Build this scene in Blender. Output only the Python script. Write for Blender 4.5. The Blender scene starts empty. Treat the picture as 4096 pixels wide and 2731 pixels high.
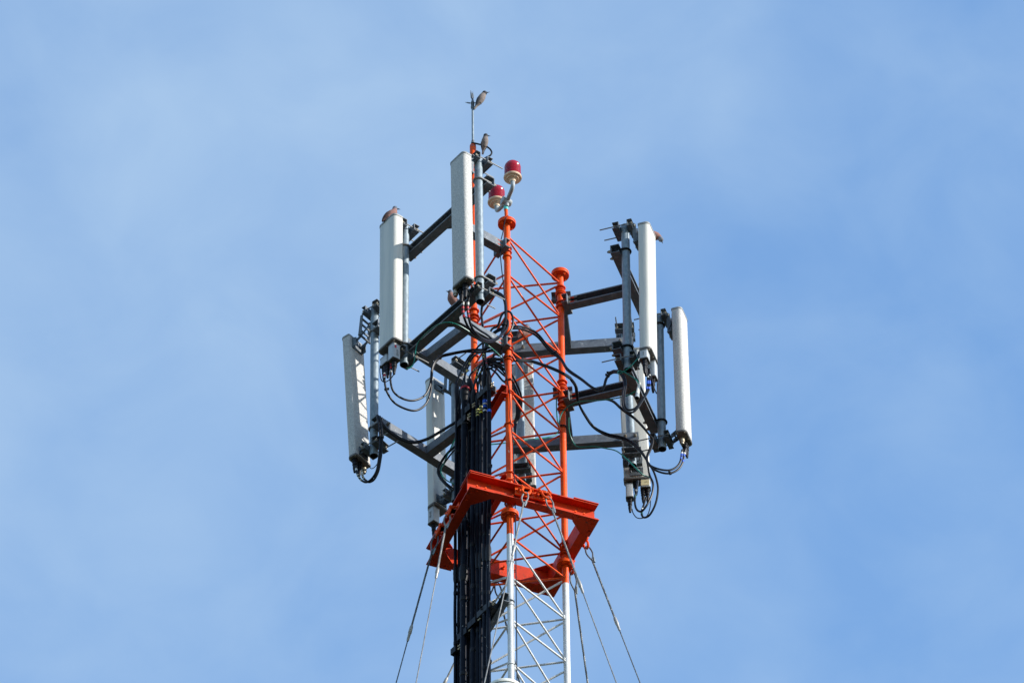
import bpy, math, random
from mathutils import Vector, Matrix
V = Vector
rnd = random.Random(7)
sc = bpy.context.scene
COL = sc.collection
# ------------------------------------------------------------------ camera
FPX = 29000.0            # focal length in pixels of the 4096 px wide photograph
EL = math.radians(44.0)
ROLL = math.radians(0.62)
DIST = 48.33
CAMLOC = V((0.0, -DIST * math.cos(EL), 1.6))
cd = bpy.data.cameras.new('camera'); cam = bpy.data.objects.new('camera', cd); COL.objects.link(cam)
cd.sensor_width = 36.0; cd.lens = FPX / 4096 * 36.0; cd.clip_start = 0.5; cd.clip_end = 30000
ROT = Matrix.Rotation(EL + math.pi / 2, 3, 'X') @ Matrix.Rotation(-ROLL, 3, 'Z')
CAMLOC.x = -0.01
cam.matrix_world = Matrix.Translation(CAMLOC) @ ROT.to_4x4()
sc.camera = cam
# ------------------------------------------------------------------ sky and sun
SUN_EL = math.radians(26.5)
sd = V((0.945, -0.325, 0)).normalized()
sundir = V((sd.x * math.cos(SUN_EL), sd.y * math.cos(SUN_EL), math.sin(SUN_EL)))
w = bpy.data.worlds.new('World'); sc.world = w; w.use_nodes = True
nt = w.node_tree; nt.nodes.clear()
out = nt.nodes.new('ShaderNodeOutputWorld'); bg = nt.nodes.new('ShaderNodeBackground')
sky = nt.nodes.new('ShaderNodeTexSky'); sky.sky_type = 'NISHITA'; sky.sun_disc = False
sky.sun_elevation = SUN_EL; sky.sun_rotation = math.atan2(sd.x, sd.y)
sky.altitude = 0; sky.air_density = 1.5; sky.dust_density = 0.3; sky.ozone_density = 5.3
bg.inputs['Strength'].default_value = 0.15
tc = nt.nodes.new('ShaderNodeTexCoord')
mp = nt.nodes.new('ShaderNodeMapping'); mp.inputs['Scale'].default_value = (1.0, 1.0, 1.35); mp.inputs['Rotation'].default_value = (0, 0.5, 0); mp.inputs['Location'].default_value = (-0.7, -4.59, 0.65)
n2 = nt.nodes.new('ShaderNodeTexNoise'); n2.inputs['Scale'].default_value = 42; n2.inputs['Detail'].default_value = 7; n2.inputs['Roughness'].default_value = 0.5; n2.inputs['Distortion'].default_value = 0.35
av = nt.nodes.new('ShaderNodeMixRGB'); av.inputs['Fac'].default_value = 0.30
n1 = nt.nodes.new('ShaderNodeTexNoise'); n1.inputs['Scale'].default_value = 7; n1.inputs['Detail'].default_value = 6; n1.inputs['Roughness'].default_value = 0.42
n1.inputs['Distortion'].default_value = 0.5
r1 = nt.nodes.new('ShaderNodeValToRGB'); r1.color_ramp.elements[0].position = 0.41; r1.color_ramp.elements[1].position = 0.70
r1.color_ramp.elements[0].color = (0, 0, 0, 1); r1.color_ramp.elements[1].color = (0.65, 0.65, 0.65, 1)
mx = nt.nodes.new('ShaderNodeMixRGB'); mx.inputs['Color2'].default_value = (1.75, 2.38, 3.12, 1)
L = nt.links.new
L(tc.outputs['Generated'], mp.inputs['Vector']); L(mp.outputs['Vector'], n1.inputs['Vector']); L(mp.outputs['Vector'], n2.inputs['Vector']); L(n1.outputs['Fac'], av.inputs['Color1']); L(n2.outputs['Fac'], av.inputs['Color2']); L(av.outputs['Color'], r1.inputs['Fac'])
L(r1.outputs['Color'], mx.inputs['Fac']); L(sky.outputs['Color'], mx.inputs['Color1']); L(mx.outputs['Color'], bg.inputs['Color'])
L(bg.outputs['Background'], out.inputs['Surface'])
sl = bpy.data.lights.new('sun', 'SUN'); sl.energy = 3.7; sl.angle = math.radians(0.5); sl.color = (1.0, 0.95, 0.88)
so = bpy.data.objects.new('sun', sl); COL.objects.link(so); so.rotation_euler = (-sundir).to_track_quat('-Z', 'Y').to_euler(); so.location = (0, 0, 60)
sc.view_settings.view_transform = 'Standard'; sc.view_settings.look = 'None'; sc.view_settings.exposure = 0.93; sc.view_settings.gamma = 1
sc.view_settings.use_curve_mapping = False

# ------------------------------------------------------------------ photograph pixel <-> place
RT_ = ROT.transposed()
def U(px, py, Y):
    """point of the depth plane y=Y seen at pixel px,py of the photograph"""
    d = ROT @ V(((px - 2048) / FPX, -(py - 1365.5) / FPX, -1.0))
    t = (Y - CAMLOC.y) / d.y
    return CAMLOC + d * t
def zat(X, Y, py):
    a = RT_ @ (V((X, Y, 0)) - CAMLOC); b = RT_ @ V((0, 0, 1)); k = (1365.5 - py)
    return (-k * a.z - FPX * a.y) / (FPX * b.y + k * b.z)
def proj(p):
    v = RT_ @ (p - CAMLOC)
    return 2048 + FPX * v.x / -v.z, 1365.5 - FPX * v.y / -v.z
def Zr(ox, oy, s):
    return lambda x, y, Y: U(ox + x / s, oy + y / s, Y)
R1 = Zr(1700, 300, 2.613); R2 = Zr(1300, 750, 2.412); R3 = Zr(1700, 850, 2.412); R4 = Zr(2200, 850, 2.613)
R5 = Zr(1300, 1300, 2.412); R6 = Zr(1700, 1300, 2.412); R7 = Zr(2200, 1400, 2.412); R8 = Zr(1650, 1850, 1.96)

# ------------------------------------------------------------------ materials
MATS = {}
def mat(name, col, rough=0.5, metal=0.0, col2=None, scale=20.0, lo=0.4, hi=0.65, bump=0.0, bscale=None, stretch=(1, 1, 1), detail=4, coat=0.0,
        spots=None, spot_scale=60, spot_lo=0.66, spot_hi=0.7, rrough=0.0, trans=0.0, spec=0.32):
    if name in MATS: return MATS[name]
    m = bpy.data.materials.new(name); m.use_nodes = True; n = m.node_tree.nodes; l = m.node_tree.links.new
    b = n['Principled BSDF']; b.inputs['Roughness'].default_value = rough; b.inputs['Metallic'].default_value = metal
    b.inputs['Base Color'].default_value = (*col, 1); b.inputs['Coat Weight'].default_value = coat
    b.inputs['Transmission Weight'].default_value = trans; b.inputs['Specular IOR Level'].default_value = spec
    g = n.new('ShaderNodeNewGeometry'); mp = n.new('ShaderNodeMapping'); mp.inputs['Scale'].default_value = stretch
    l(g.outputs['Position'], mp.inputs['Vector'])
    last = None
    if col2:
        t = n.new('ShaderNodeTexNoise'); t.inputs['Scale'].default_value = scale; t.inputs['Detail'].default_value = detail; t.inputs['Roughness'].default_value = 0.6
        l(mp.outputs['Vector'], t.inputs['Vector'])
        r = n.new('ShaderNodeValToRGB'); r.color_ramp.elements[0].position = lo; r.color_ramp.elements[1].position = hi
        r.color_ramp.elements[0].color = (*col, 1); r.color_ramp.elements[1].color = (*col2, 1)
        l(t.outputs['Fac'], r.inputs['Fac']); last = r.outputs['Color']
        if rrough:
            mr = n.new('ShaderNodeMapRange'); mr.inputs['To Min'].default_value = rough - rrough; mr.inputs['To Max'].default_value = rough + rrough
            l(t.outputs['Fac'], mr.inputs['Value']); l(mr.outputs['Result'], b.inputs['Roughness'])
    if spots:
        t = n.new('ShaderNodeTexNoise'); t.inputs['Scale'].default_value = spot_scale; t.inputs['Detail'].default_value = 3; t.inputs['Roughness'].default_value = 0.65
        l(g.outputs['Position'], t.inputs['Vector'])
        r = n.new('ShaderNodeValToRGB'); r.color_ramp.elements[0].position = spot_lo; r.color_ramp.elements[1].position = spot_hi
        l(t.outputs['Fac'], r.inputs['Fac'])
        x = n.new('ShaderNodeMixRGB'); l(r.outputs['Color'], x.inputs['Fac']); x.inputs['Color2'].default_value = (*spots, 1)
        if last: l(last, x.inputs['Color1'])
        else: x.inputs['Color1'].default_value = (*col, 1)
        last = x.outputs['Color']
    if last: l(last, b.inputs['Base Color'])
    if bump:
        t = n.new('ShaderNodeTexNoise'); t.inputs['Scale'].default_value = bscale or scale; t.inputs['Detail'].default_value = 3
        l(mp.outputs['Vector'], t.inputs['Vector'])
        bp = n.new('ShaderNodeBump'); bp.inputs['Strength'].default_value = bump; bp.inputs['Distance'].default_value = 0.003
        l(t.outputs['Fac'], bp.inputs['Height']); l(bp.outputs['Normal'], b.inputs['Normal'])
    MATS[name] = m; return m
ORANGE = mat('orange_red_paint', (0.74, 0.080, 0.0025), 0.42, spec=0.2, col2=(0.60, 0.052, 0.002), scale=9, bump=0.35, bscale=120, spots=(0.66, 0.36, 0.26), spot_scale=38, spot_lo=0.66, spot_hi=0.72, rrough=0.12)
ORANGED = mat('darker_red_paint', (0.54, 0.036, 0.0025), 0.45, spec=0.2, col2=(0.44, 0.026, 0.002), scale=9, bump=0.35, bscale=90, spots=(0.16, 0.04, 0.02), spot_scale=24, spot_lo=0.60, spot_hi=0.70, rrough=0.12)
WHITE = mat('white_paint', (0.66, 0.66, 0.655), 0.45, col2=(0.56, 0.565, 0.57), scale=14, bump=0.4, bscale=90, spots=(0.22, 0.20, 0.18), spot_scale=55, spot_lo=0.70, spot_hi=0.74)
GALV = mat('galvanised_steel', (0.15, 0.19, 0.22), 0.5, 0.2, col2=(0.25, 0.30, 0.33), scale=55, lo=0.35, hi=0.7, bump=0.15, bscale=200, stretch=(1, 1, 0.5), rrough=0.12)
GALVB = mat('galvanised_beam_steel', (0.095, 0.112, 0.135), 0.6, 0.0, spec=0.2, col2=(0.17, 0.19, 0.215), scale=25, lo=0.3, hi=0.75, bump=0.1, bscale=150, spots=(0.34, 0.36, 0.37), spot_scale=26, spot_lo=0.62, spot_hi=0.78)
GALVD = mat('weathered_bracket_steel', (0.07, 0.085, 0.10), 0.55, 0.1, col2=(0.14, 0.16, 0.18), scale=60)
BOLT = mat('zinc_bolt_steel', (0.42, 0.38, 0.30), 0.4, 0.6, col2=(0.30, 0.24, 0.16), scale=90)
RODM = mat('dull_threaded_rod', (0.20, 0.20, 0.20), 0.5, 0.5)
RADS = mat('smooth_radome', (0.57, 0.55, 0.495), 0.5, col2=(0.42, 0.43, 0.41), scale=22, stretch=(1, 1, 0.07), lo=0.40, hi=0.75, bump=0.12, bscale=160)
RADG = mat('grainy_weathered_radome', (0.31, 0.305, 0.295), 0.8, col2=(0.57, 0.555, 0.525), scale=240, lo=0.36, hi=0.62, bump=0.5, bscale=210, stretch=(1, 1, 0.45), detail=2)
CAPM = mat('grey_end_cap_plastic', (0.28, 0.285, 0.28), 0.5, col2=(0.22, 0.225, 0.22), scale=40)
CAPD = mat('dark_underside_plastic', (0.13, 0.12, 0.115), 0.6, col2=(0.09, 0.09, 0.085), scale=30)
CABLE = mat('black_cable_jacket', (0.004, 0.005, 0.009), 0.42, col2=(0.008, 0.009, 0.014), scale=60, spec=0.2, spots=(0.10, 0.10, 0.10), spot_scale=95, spot_lo=0.68, spot_hi=0.72)
FEED = mat('corrugated_black_jacket', (0.003, 0.005, 0.011), 0.42, col2=(0.006, 0.008, 0.015), scale=30, spec=0.07, spots=(0.42, 0.40, 0.38), spot_scale=34, spot_lo=0.70, spot_hi=0.73)
BLACK = mat('black_rubber', (0.005, 0.005, 0.007), 0.5, spec=0.2, bump=0.3, bscale=120)
GREEN = mat('green_wire_jacket', (0.0, 0.16, 0.12), 0.35)
BOXM = mat('pale_grey_casing', (0.42, 0.44, 0.46), 0.45, col2=(0.37, 0.39, 0.41), scale=30)
LABELM = mat('yellowish_label', (0.62, 0.52, 0.30), 0.5)
INK = mat('dark_print', (0.08, 0.09, 0.10), 0.6)
REDT = mat('red_tape', (0.45, 0.01, 0.02), 0.5); WHT = mat('white_tape', (0.6, 0.6, 0.58), 0.5); BLUT = mat('blue_tape', (0.01, 0.08, 0.50), 0.4)
YELT = mat('yellow_tape', (0.55, 0.50, 0.16), 0.5); BEIT = mat('beige_tape', (0.42, 0.38, 0.28), 0.5); DGRT = mat('dark_green_tape', (0.0, 0.05, 0.045), 0.5)
CREAM = mat('cream_lamp_base', (0.78, 0.58, 0.41), 0.55, col2=(0.68, 0.49, 0.34), scale=30)
LENS = mat('red_lamp_lens', (0.38, 0.002, 0.012), 0.25, coat=0.15, trans=0.2)
LAMPC = mat('lamp_core', (0.7, 0.02, 0.03), 0.4)
PIPEG = mat('grey_painted_conduit', (0.33, 0.36, 0.38), 0.5, col2=(0.27, 0.30, 0.32), scale=30)
TEAL = mat('teal_coupling', (0.08, 0.50, 0.46), 0.5)
WIRE = mat('stranded_guy_steel', (0.22, 0.225, 0.225), 0.6, 0.1, col2=(0.14, 0.14, 0.14), scale=18, stretch=(1, 1, 1))
WIRED = mat('dark_stranded_guy_steel', (0.13, 0.14, 0.14), 0.5, 0.4, col2=(0.06, 0.06, 0.06), scale=18)
IVORY = mat('ivory_drum', (0.72, 0.70, 0.62), 0.45, col2=(0.64, 0.63, 0.57), scale=12)
HOLE = mat('dark_inside', (0.03, 0.035, 0.04), 0.7)
BIRDG = mat('grey_breast_feathers', (0.22, 0.18, 0.165), 0.85, col2=(0.15, 0.125, 0.115), scale=120); BIRDD = mat('slate_feathers', (0.028, 0.03, 0.038), 0.75, col2=(0.045, 0.047, 0.055), scale=90)
DOVEP = mat('pinkish_brown_feathers', (0.25, 0.125, 0.105), 0.85, col2=(0.18, 0.095, 0.08), scale=110); DOVEB = mat('brown_wing_feathers', (0.11, 0.06, 0.055), 0.85, col2=(0.06, 0.04, 0.04), scale=90)
DOVEH = mat('grey_head_feathers', (0.13, 0.145, 0.18), 0.8); BEAK = mat('dark_beak', (0.02, 0.02, 0.025), 0.4); TAILW = mat('pale_tail_feathers', (0.22, 0.20, 0.19), 0.8)
LEGM = mat('dark_bird_leg', (0.10, 0.07, 0.06), 0.6)

# ------------------------------------------------------------------ mesh collector
class MB:
    def __init__(s): s.v = []; s.f = []; s.m = []
    def add(s, vs, fs, m=0):
        o = len(s.v); s.v += [V(v) for v in vs]; s.f += [[i + o for i in f] for f in fs]; s.m += [m] * len(fs); return s
    def box(s, c, hx, hy, hz, ax=V((1, 0, 0)), ay=V((0, 1, 0)), az=V((0, 0, 1)), m=0):
        c = V(c)
        vs = [c + ax * hx * i + ay * hy * j + az * hz * k for k in (-1, 1) for j in (-1, 1) for i in (-1, 1)]
        return s.add(vs, [[0, 2, 3, 1], [4, 5, 7, 6], [0, 1, 5, 4], [2, 6, 7, 3], [0, 4, 6, 2], [1, 3, 7, 5]], m)
    def prism(s, poly, ext, m=0):
        n = len(poly); vs = [V(p) for p in poly] + [V(p) + ext for p in poly]
        return s.add(vs, [list(range(n))[::-1], list(range(n, 2 * n))] + [[i, (i + 1) % n, n + (i + 1) % n, n + i] for i in range(n)], m)
    def tube(s, pts, r, n=10, cap=True, closed=False, m=0, flat=None):
        pts = [V(p) for p in pts]; N = len(pts); rr = r if isinstance(r, (list, tuple)) else [r] * N
        tg = [(pts[(i + 1) % N] - pts[i - 1]).normalized() if closed else (pts[min(i + 1, N - 1)] - pts[max(i - 1, 0)]).normalized() for i in range(N)]
        a = V((0, 0, 1)) if abs(tg[0].z) < 0.9 else V((1, 0, 0))
        u = (a - tg[0] * a.dot(tg[0])).normalized(); vs = []
        for i in range(N):
            u = (u - tg[i] * u.dot(tg[i])).normalized(); q = tg[i].cross(u)
            for k in range(n):
                t = 2 * math.pi * k / n; fl = flat if flat else 1.0
                vs.append(pts[i] + (u * math.cos(t) + q * math.sin(t) * fl) * rr[i])
        fs = []
        for i in range(N if closed else N - 1):
            j = (i + 1) % N
            fs += [[i * n + k, i * n + (k + 1) % n, j * n + (k + 1) % n, j * n + k] for k in range(n)]
        if cap and not closed: fs += [list(range(n))[::-1], [(N - 1) * n + k for k in range(n)]]
        return s.add(vs, fs, m)
    def cyl(s, a, b, r, n=12, m=0, r2=None): return s.tube([a, b], [r, r if r2 is None else r2], n, m=m)
    def lathe(s, c, prof, n=24, axis=V((0, 0, 1)), m=0, cap=True):
        c = V(c); axis = axis.normalized(); a = V((1, 0, 0)) if abs(axis.x) < 0.8 else V((0, 1, 0))
        u = (a - axis * a.dot(axis)).normalized(); q = axis.cross(u); vs = []
        for r, t in prof:
            for k in range(n):
                th = 2 * math.pi * k / n; vs.append(c + axis * t + (u * math.cos(th) + q * math.sin(th)) * r)
        fs = [[i * n + k, i * n + (k + 1) % n, (i + 1) * n + (k + 1) % n, (i + 1) * n + k] for i in range(len(prof) - 1) for k in range(n)]
        if cap and prof[0][0] > 1e-6: fs.append(list(range(n))[::-1])
        if cap and prof[-1][0] > 1e-6: fs.append([(len(prof) - 1) * n + k for k in range(n)])
        return s.add(vs, fs, m)
    def hexa(s, c, axis, r, h, m=0): return s.lathe(c, [(r, -h / 2), (r, h / 2)], 6, axis, m)
    def chan(s, a, b, od, H=0.07, D=0.065, t=0.005, lip=0.0, m=0):
        """C section swept a->b, web height H along z, open towards od"""
        z = V((0, 0, 1)); d = (b - a).normalized(); od = (od - d * od.dot(d)).normalized(); up = d.cross(od).normalized()
        if up.dot(z) < 0: up = -up
        P = [(-D / 2, -H / 2), (D / 2, -H / 2), (D / 2, -H / 2 + max(t, lip)), (D / 2 - t, -H / 2 + max(t, lip)), (D / 2 - t, -H / 2 + t), (-D / 2 + t, -H / 2 + t),
             (-D / 2 + t, H / 2 - t), (D / 2 - t, H / 2 - t), (D / 2 - t, H / 2 - max(t, lip)), (D / 2, H / 2 - max(t, lip)), (D / 2, H / 2), (-D / 2, H / 2)]
        if lip <= t: P = [(-D / 2, -H / 2), (D / 2, -H / 2), (D / 2, -H / 2 + t), (-D / 2 + t, -H / 2 + t), (-D / 2 + t, H / 2 - t), (D / 2, H / 2 - t), (D / 2, H / 2), (-D / 2, H / 2)]
        return s.prism([a + od * x + up * y for x, y in P], b - a, m)
WL = {}
def tag(o, label=None, cat=None, group=None, kind=None):
    if label: o['label'] = label
    if cat: o['category'] = cat
    if group: o['group'] = group
    if kind: o['kind'] = kind
    return o
def obj(name, mb, mats, parent=None, smooth=True, base=False):
    if not isinstance(mats, (list, tuple)): mats = [mats]
    mn = [min(v[i] for v in mb.v) for i in range(3)]; mxx = [max(v[i] for v in mb.v) for i in range(3)]
    c = V([(mn[i] + mxx[i]) / 2 for i in range(3)])
    me = bpy.data.meshes.new(name); me.from_pydata([v - c for v in mb.v], [], mb.f)
    for m in mats: me.materials.append(m)
    me.polygons.foreach_set('material_index', mb.m)
    if smooth:
        me.polygons.foreach_set('use_smooth', [True] * len(me.polygons)); me.set_sharp_from_angle(angle=math.radians(38))
    me.update(); o = bpy.data.objects.new(name, me); COL.objects.link(o); WL[o.name] = c
    if parent: o.parent = parent; o.location = c - WL[parent.name]
    else: o.location = c
    return o
def empty(name, loc, label, cat, group=None):
    o = bpy.data.objects.new(name, None); o.empty_display_size = 0.1; COL.objects.link(o); o.location = loc; WL[o.name] = V(loc)
    return tag(o, label, cat, group)
def spline(pts, step=0.02, mn=4):
    pts = [V(p) for p in pts]; P = [pts[0] * 2 - pts[1]] + pts + [pts[-1] * 2 - pts[-2]]; o = []
    for i in range(1, len(P) - 2):
        p0, p1, p2, p3 = P[i - 1:i + 3]; n = max(mn, int((p2 - p1).length / step))
        for k in range(n):
            t = k / n
            o.append(0.5 * ((2 * p1) + (p2 - p0) * t + (2 * p0 - 5 * p1 + 4 * p2 - p3) * t * t + (3 * p1 - p0 - 3 * p2 + p3) * t ** 3))
    return o + [pts[-1]]

# ------------------------------------------------------------------ ground
g = MB(); g.add([(-9000, -9000, 0), (9000, -9000, 0), (9000, 9000, 0), (-9000, 9000, 0)], [[0, 1, 2, 3]])
tag(obj('ground', g, mat('dry_grass_ground', (0.02, 0.028, 0.014), 0.95, col2=(0.032, 0.036, 0.02), scale=0.4)), kind='structure')

# ------------------------------------------------------------------ the mast
LF = V((0, 0)); LR = V((0.355, 0.48)); LB = V((-0.225, 0.547))
LX = {}
def fixleg(px, py, Y):
    p = U(px, py, Y); return V((p.x, p.y))
LF = fixleg(2036, 1750, 0.0); LR = fixleg(2256, 1980, 0.482); LB = fixleg(1897, 1500, 0.547)
def on(leg, py): return V((leg.x, leg.y, zat(leg.x, leg.y, py)))
ZCOL = on(LF, 2140).z
ZJ = on(LF, 2060).z
LRAD = 0.0222
ztopF = on(LF, 893).z; ztopR = on(LR, 1097).z; ztopB = on(LB, 583).z
mast = empty('lattice_mast', (0, 0.35, 0), 'tall three legged lattice mast painted orange red above and white below', 'mast')
BANDS = [ZCOL]
zz = ZCOL
while zz > 3: zz -= 3.05; BANDS.append(zz)
def leg(P, ztop, closed_top):
    zs = [ztop] + [b for b in BANDS] + [0.0]
    m = MB()
    for i in range(len(zs) - 1):
        a = V((P.x, P.y, zs[i])); b = V((P.x, P.y, zs[i + 1])); m.tube([b, a], LRAD, 20, m=i % 2, cap=(i == 0))
    return obj('leg', m, [ORANGE, WHITE], mast)
legs = {}
for nm, P, zt in (('F', LF, ztopF), ('R', LR, ztopR), ('B', LB, ztopB)):
    lg = leg(P, zt, nm != 'B'); legs[nm] = lg
    if nm != 'B':
        f = MB(); c = V((P.x, P.y, zt))
        f.lathe(c, [(0.024, -0.018), (0.061, -0.018), (0.061, -0.006), (0.059, -0.005), (0.059, -0.003), (0.061, -0.002), (0.061, 0.010), (0.0, 0.010)], 28)
        for k in range(4):
            t = k * math.pi / 2 + 0.7
            q = c + V((math.cos(t), math.sin(t), 0)) * 0.043; f.hexa(q + V((0, 0, -0.023)), V((0, 0, 1)), 0.009, 0.010); f.cyl(q + V((0, 0, -0.028)), q + V((0, 0, -0.034)), 0.005, 8)
        obj('flange', f, ORANGE, lg)
    f = MB(); c = V((P.x, P.y, ZJ))
    f.lathe(c, [(0.024, -0.016), (0.059, -0.016), (0.059, -0.002), (0.057, -0.001), (0.059, 0.0), (0.059, 0.014), (0.024, 0.014)], 28)
    for k in range(6):
        t = k * math.pi / 3 + 0.3
        q = c + V((math.cos(t), math.sin(t), 0)) * 0.042; f.hexa(q + V((0, 0, -0.021)), V((0, 0, 1)), 0.009, 0.010)
        d = V((math.cos(t), math.sin(t), 0)); e = V((-d.y, d.x, 0)) * 0.003
        f.prism([c + d * 0.02 + V((0, 0, 0.014)) - e, c + d * 0.055 + V((0, 0, 0.014)) - e, c + d * 0.02 + V((0, 0, 0.06)) - e], e * 2)
    obj('flange', f, ORANGE, lg)
def ring(P, z, lgo, R=0.031, r=0.006, m=ORANGE, nm='collar'):
    f = MB(); f.tube([V((P.x + (R - 0.003) * math.cos(t * math.pi / 12), P.y + (R - 0.003) * math.sin(t * math.pi / 12), z)) for t in range(24)], r, 8, closed=True)
    f.lathe(V((P.x, P.y, z)), [(0.020, -0.004), (0.029, -0.004), (0.029, 0.004), (0.020, 0.004)], 20)
    obj(nm, f, m, lgo)
for py in (1030, 1345, 1443, 1572, 1700, 1895, 1925): ring(LF, on(LF, py).z, legs['F'], 0.030 if py != 1572 else 0.035)
for py in (1153, 1173, 1228, 1530, 1556, 1636, 2194, 2218): ring(LR, on(LR, py).z, legs['R'], 0.034)
for py in (1244, 1267, 1430): ring(LB, on(LB, py).z, legs['B'], 0.035)
NF = [948, 1100, 1250, 1398, 1560, 1722, 1888, 2047, 2147, 2309, 2478]
NR = [1134, 1270, 1422, 1570, 1731, 1893, 2054, 2214, 2313, 2478, 2648]
NB = [1163, 1312, 1463, 1616, 1774, 1933, 2103, 2258, 2345, 2521, 2690]
zF = [on(LF, y).z for y in NF]; zR = [on(LR, y).z for y in NR]; zB = [on(LB, y).z for y in NB]
pit = zF[-2] - zF[-1]
def bar(P, z0, Q, z1, nm, r=0.0072, mm=None, par=mast, mb=None):
    a = V((P.x, P.y, z0)); b = V((Q.x, Q.y, z1)); d = V((b.x - a.x, b.y - a.y, 0)).normalized()
    a2 = a + d * 0.021; b2 = b - d * 0.021
    sa = V((0, 0, 0.010 if z1 > z0 else -0.010)) if abs(z1 - z0) > 0.1 else V((0, 0, 0))
    pts = [a2 - sa * 0.6, a2 + d * 0.014, b2 - d * 0.014, b2 + sa * 0.6]
    m = mb or MB(); m.tube(pts, r, 8)
    if mb is None: obj(nm, m, mm, par)
for k in range(len(NF)):
    c = ORANGE if k <= 8 else WHITE; c2 = ORANGE if k < 8 else WHITE
    bar(LF, zF[k] + 0.010, LR, zR[k], 'rung', mm=c); bar(LB, zB[k], LR, zR[k] + 0.006, 'rung', mm=c); bar(LF, zF[k] - 0.006, LB, zB[k], 'rung', mm=c)
    if k + 1 < len(NF) and k != 7:
        bar(LF, zF[k] - 0.02, LR, zR[k + 1] + 0.02, 'brace', mm=c2)
        bar(LR, zR[k] - 0.03, LB, zB[k + 1] + 0.03, 'brace', mm=c2)
        bar(LF, zF[k + 1] + 0.035, LB, zB[k] - 0.02, 'brace', mm=c2)
low = MB(); z = zF[-1]; n_ = 0
bar(LF, z - 0.02, LR, z - pit + 0.0, 'x', mb=low); bar(LR, z - 0.03, LB, z - pit + 0.03, 'x', mb=low); bar(LF, z - pit + 0.03, LB, z - 0.02, 'x', mb=low)
z -= pit
while z > 0.5:
    for A_, B_ in ((LF, LR), (LB, LR), (LF, LB)): bar(A_, z, B_, z, 'x', mb=low)
    bar(LF, z - 0.02, LR, z - pit + 0.02, 'x', mb=low); bar(LR, z - 0.03, LB, z - pit + 0.03, 'x', mb=low); bar(LF, z - pit + 0.03, LB, z - 0.02, 'x', mb=low)
    z -= pit
lo_ = obj('lower_lattice_bars', low, WHITE, mast); lo_['kind'] = 'stuff'
# weld run and thin conduit along the front leg
pts = [R3(800, 30, -0.055), R3(772, 75, -0.06), R3(752, 190, -0.03), R3(728, 290, -0.04), R3(726, 370, -0.05), R3(733, 480, -0.045), R3(748, 620, -0.04), R3(762, 760, -0.035), R6(772, 60, -0.035), R6(740, 225, -0.05), R6(748, 300, -0.05), R6(768, 400, -0.04),
       R6(790, 520, -0.035), R6(812, 620, -0.035), R6(822, 760, -0.032), R6(820, 880, -0.032), R6(836, 1020, -0.032), R6(850, 1180, -0.03), R6(852, 1330, -0.03), R6(862, 1500, -0.03), U(2062, 2080, -0.03), U(2064, 2300, -0.02), U(2066, 2500, -0.02), U(2068, 2760, -0.02)]
f = MB(); f.tube(spline(pts), 0.0035, 8); tag(obj('lamp_cable', f, CABLE), 'thin lamp cable tied down the front leg of the mast', 'cable')
for i, py in enumerate((1435, 1527)):
    f = MB(); z_ = on(LF, py).z; f.tube([V((LF.x + 0.026 * math.cos(t * math.pi / 12), LF.y + 0.026 * math.sin(t * math.pi / 12), z_)) for t in range(24)], 0.0032, 6, closed=True)
    f.box(V((LF.x + 0.012, LF.y - 0.028, z_)), 0.006, 0.005, 0.005); obj('cable_tie', f, BLACK, legs['F'])
for i, py in enumerate((1648, 1709, 1715)):
    f = MB(); z_ = on(LR, py).z; f.tube([V((LR.x + 0.026 * math.cos(t * math.pi / 12), LR.y + 0.026 * math.sin(t * math.pi / 12), z_)) for t in range(24)], 0.003, 6, closed=True); obj('cable_tie', f, BLACK, legs['R'])
for i, py in enumerate((2250, 2422, 2660)):
    f = MB(); z_ = on(LF, py).z; f.tube([V((LF.x + 0.024 * math.cos(t * math.pi / 12), LF.y + 0.024 * math.sin(t * math.pi / 12), z_)) for t in range(24)], 0.003, 6, closed=True); obj('white_band', f, WHITE, legs['F'])

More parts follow.
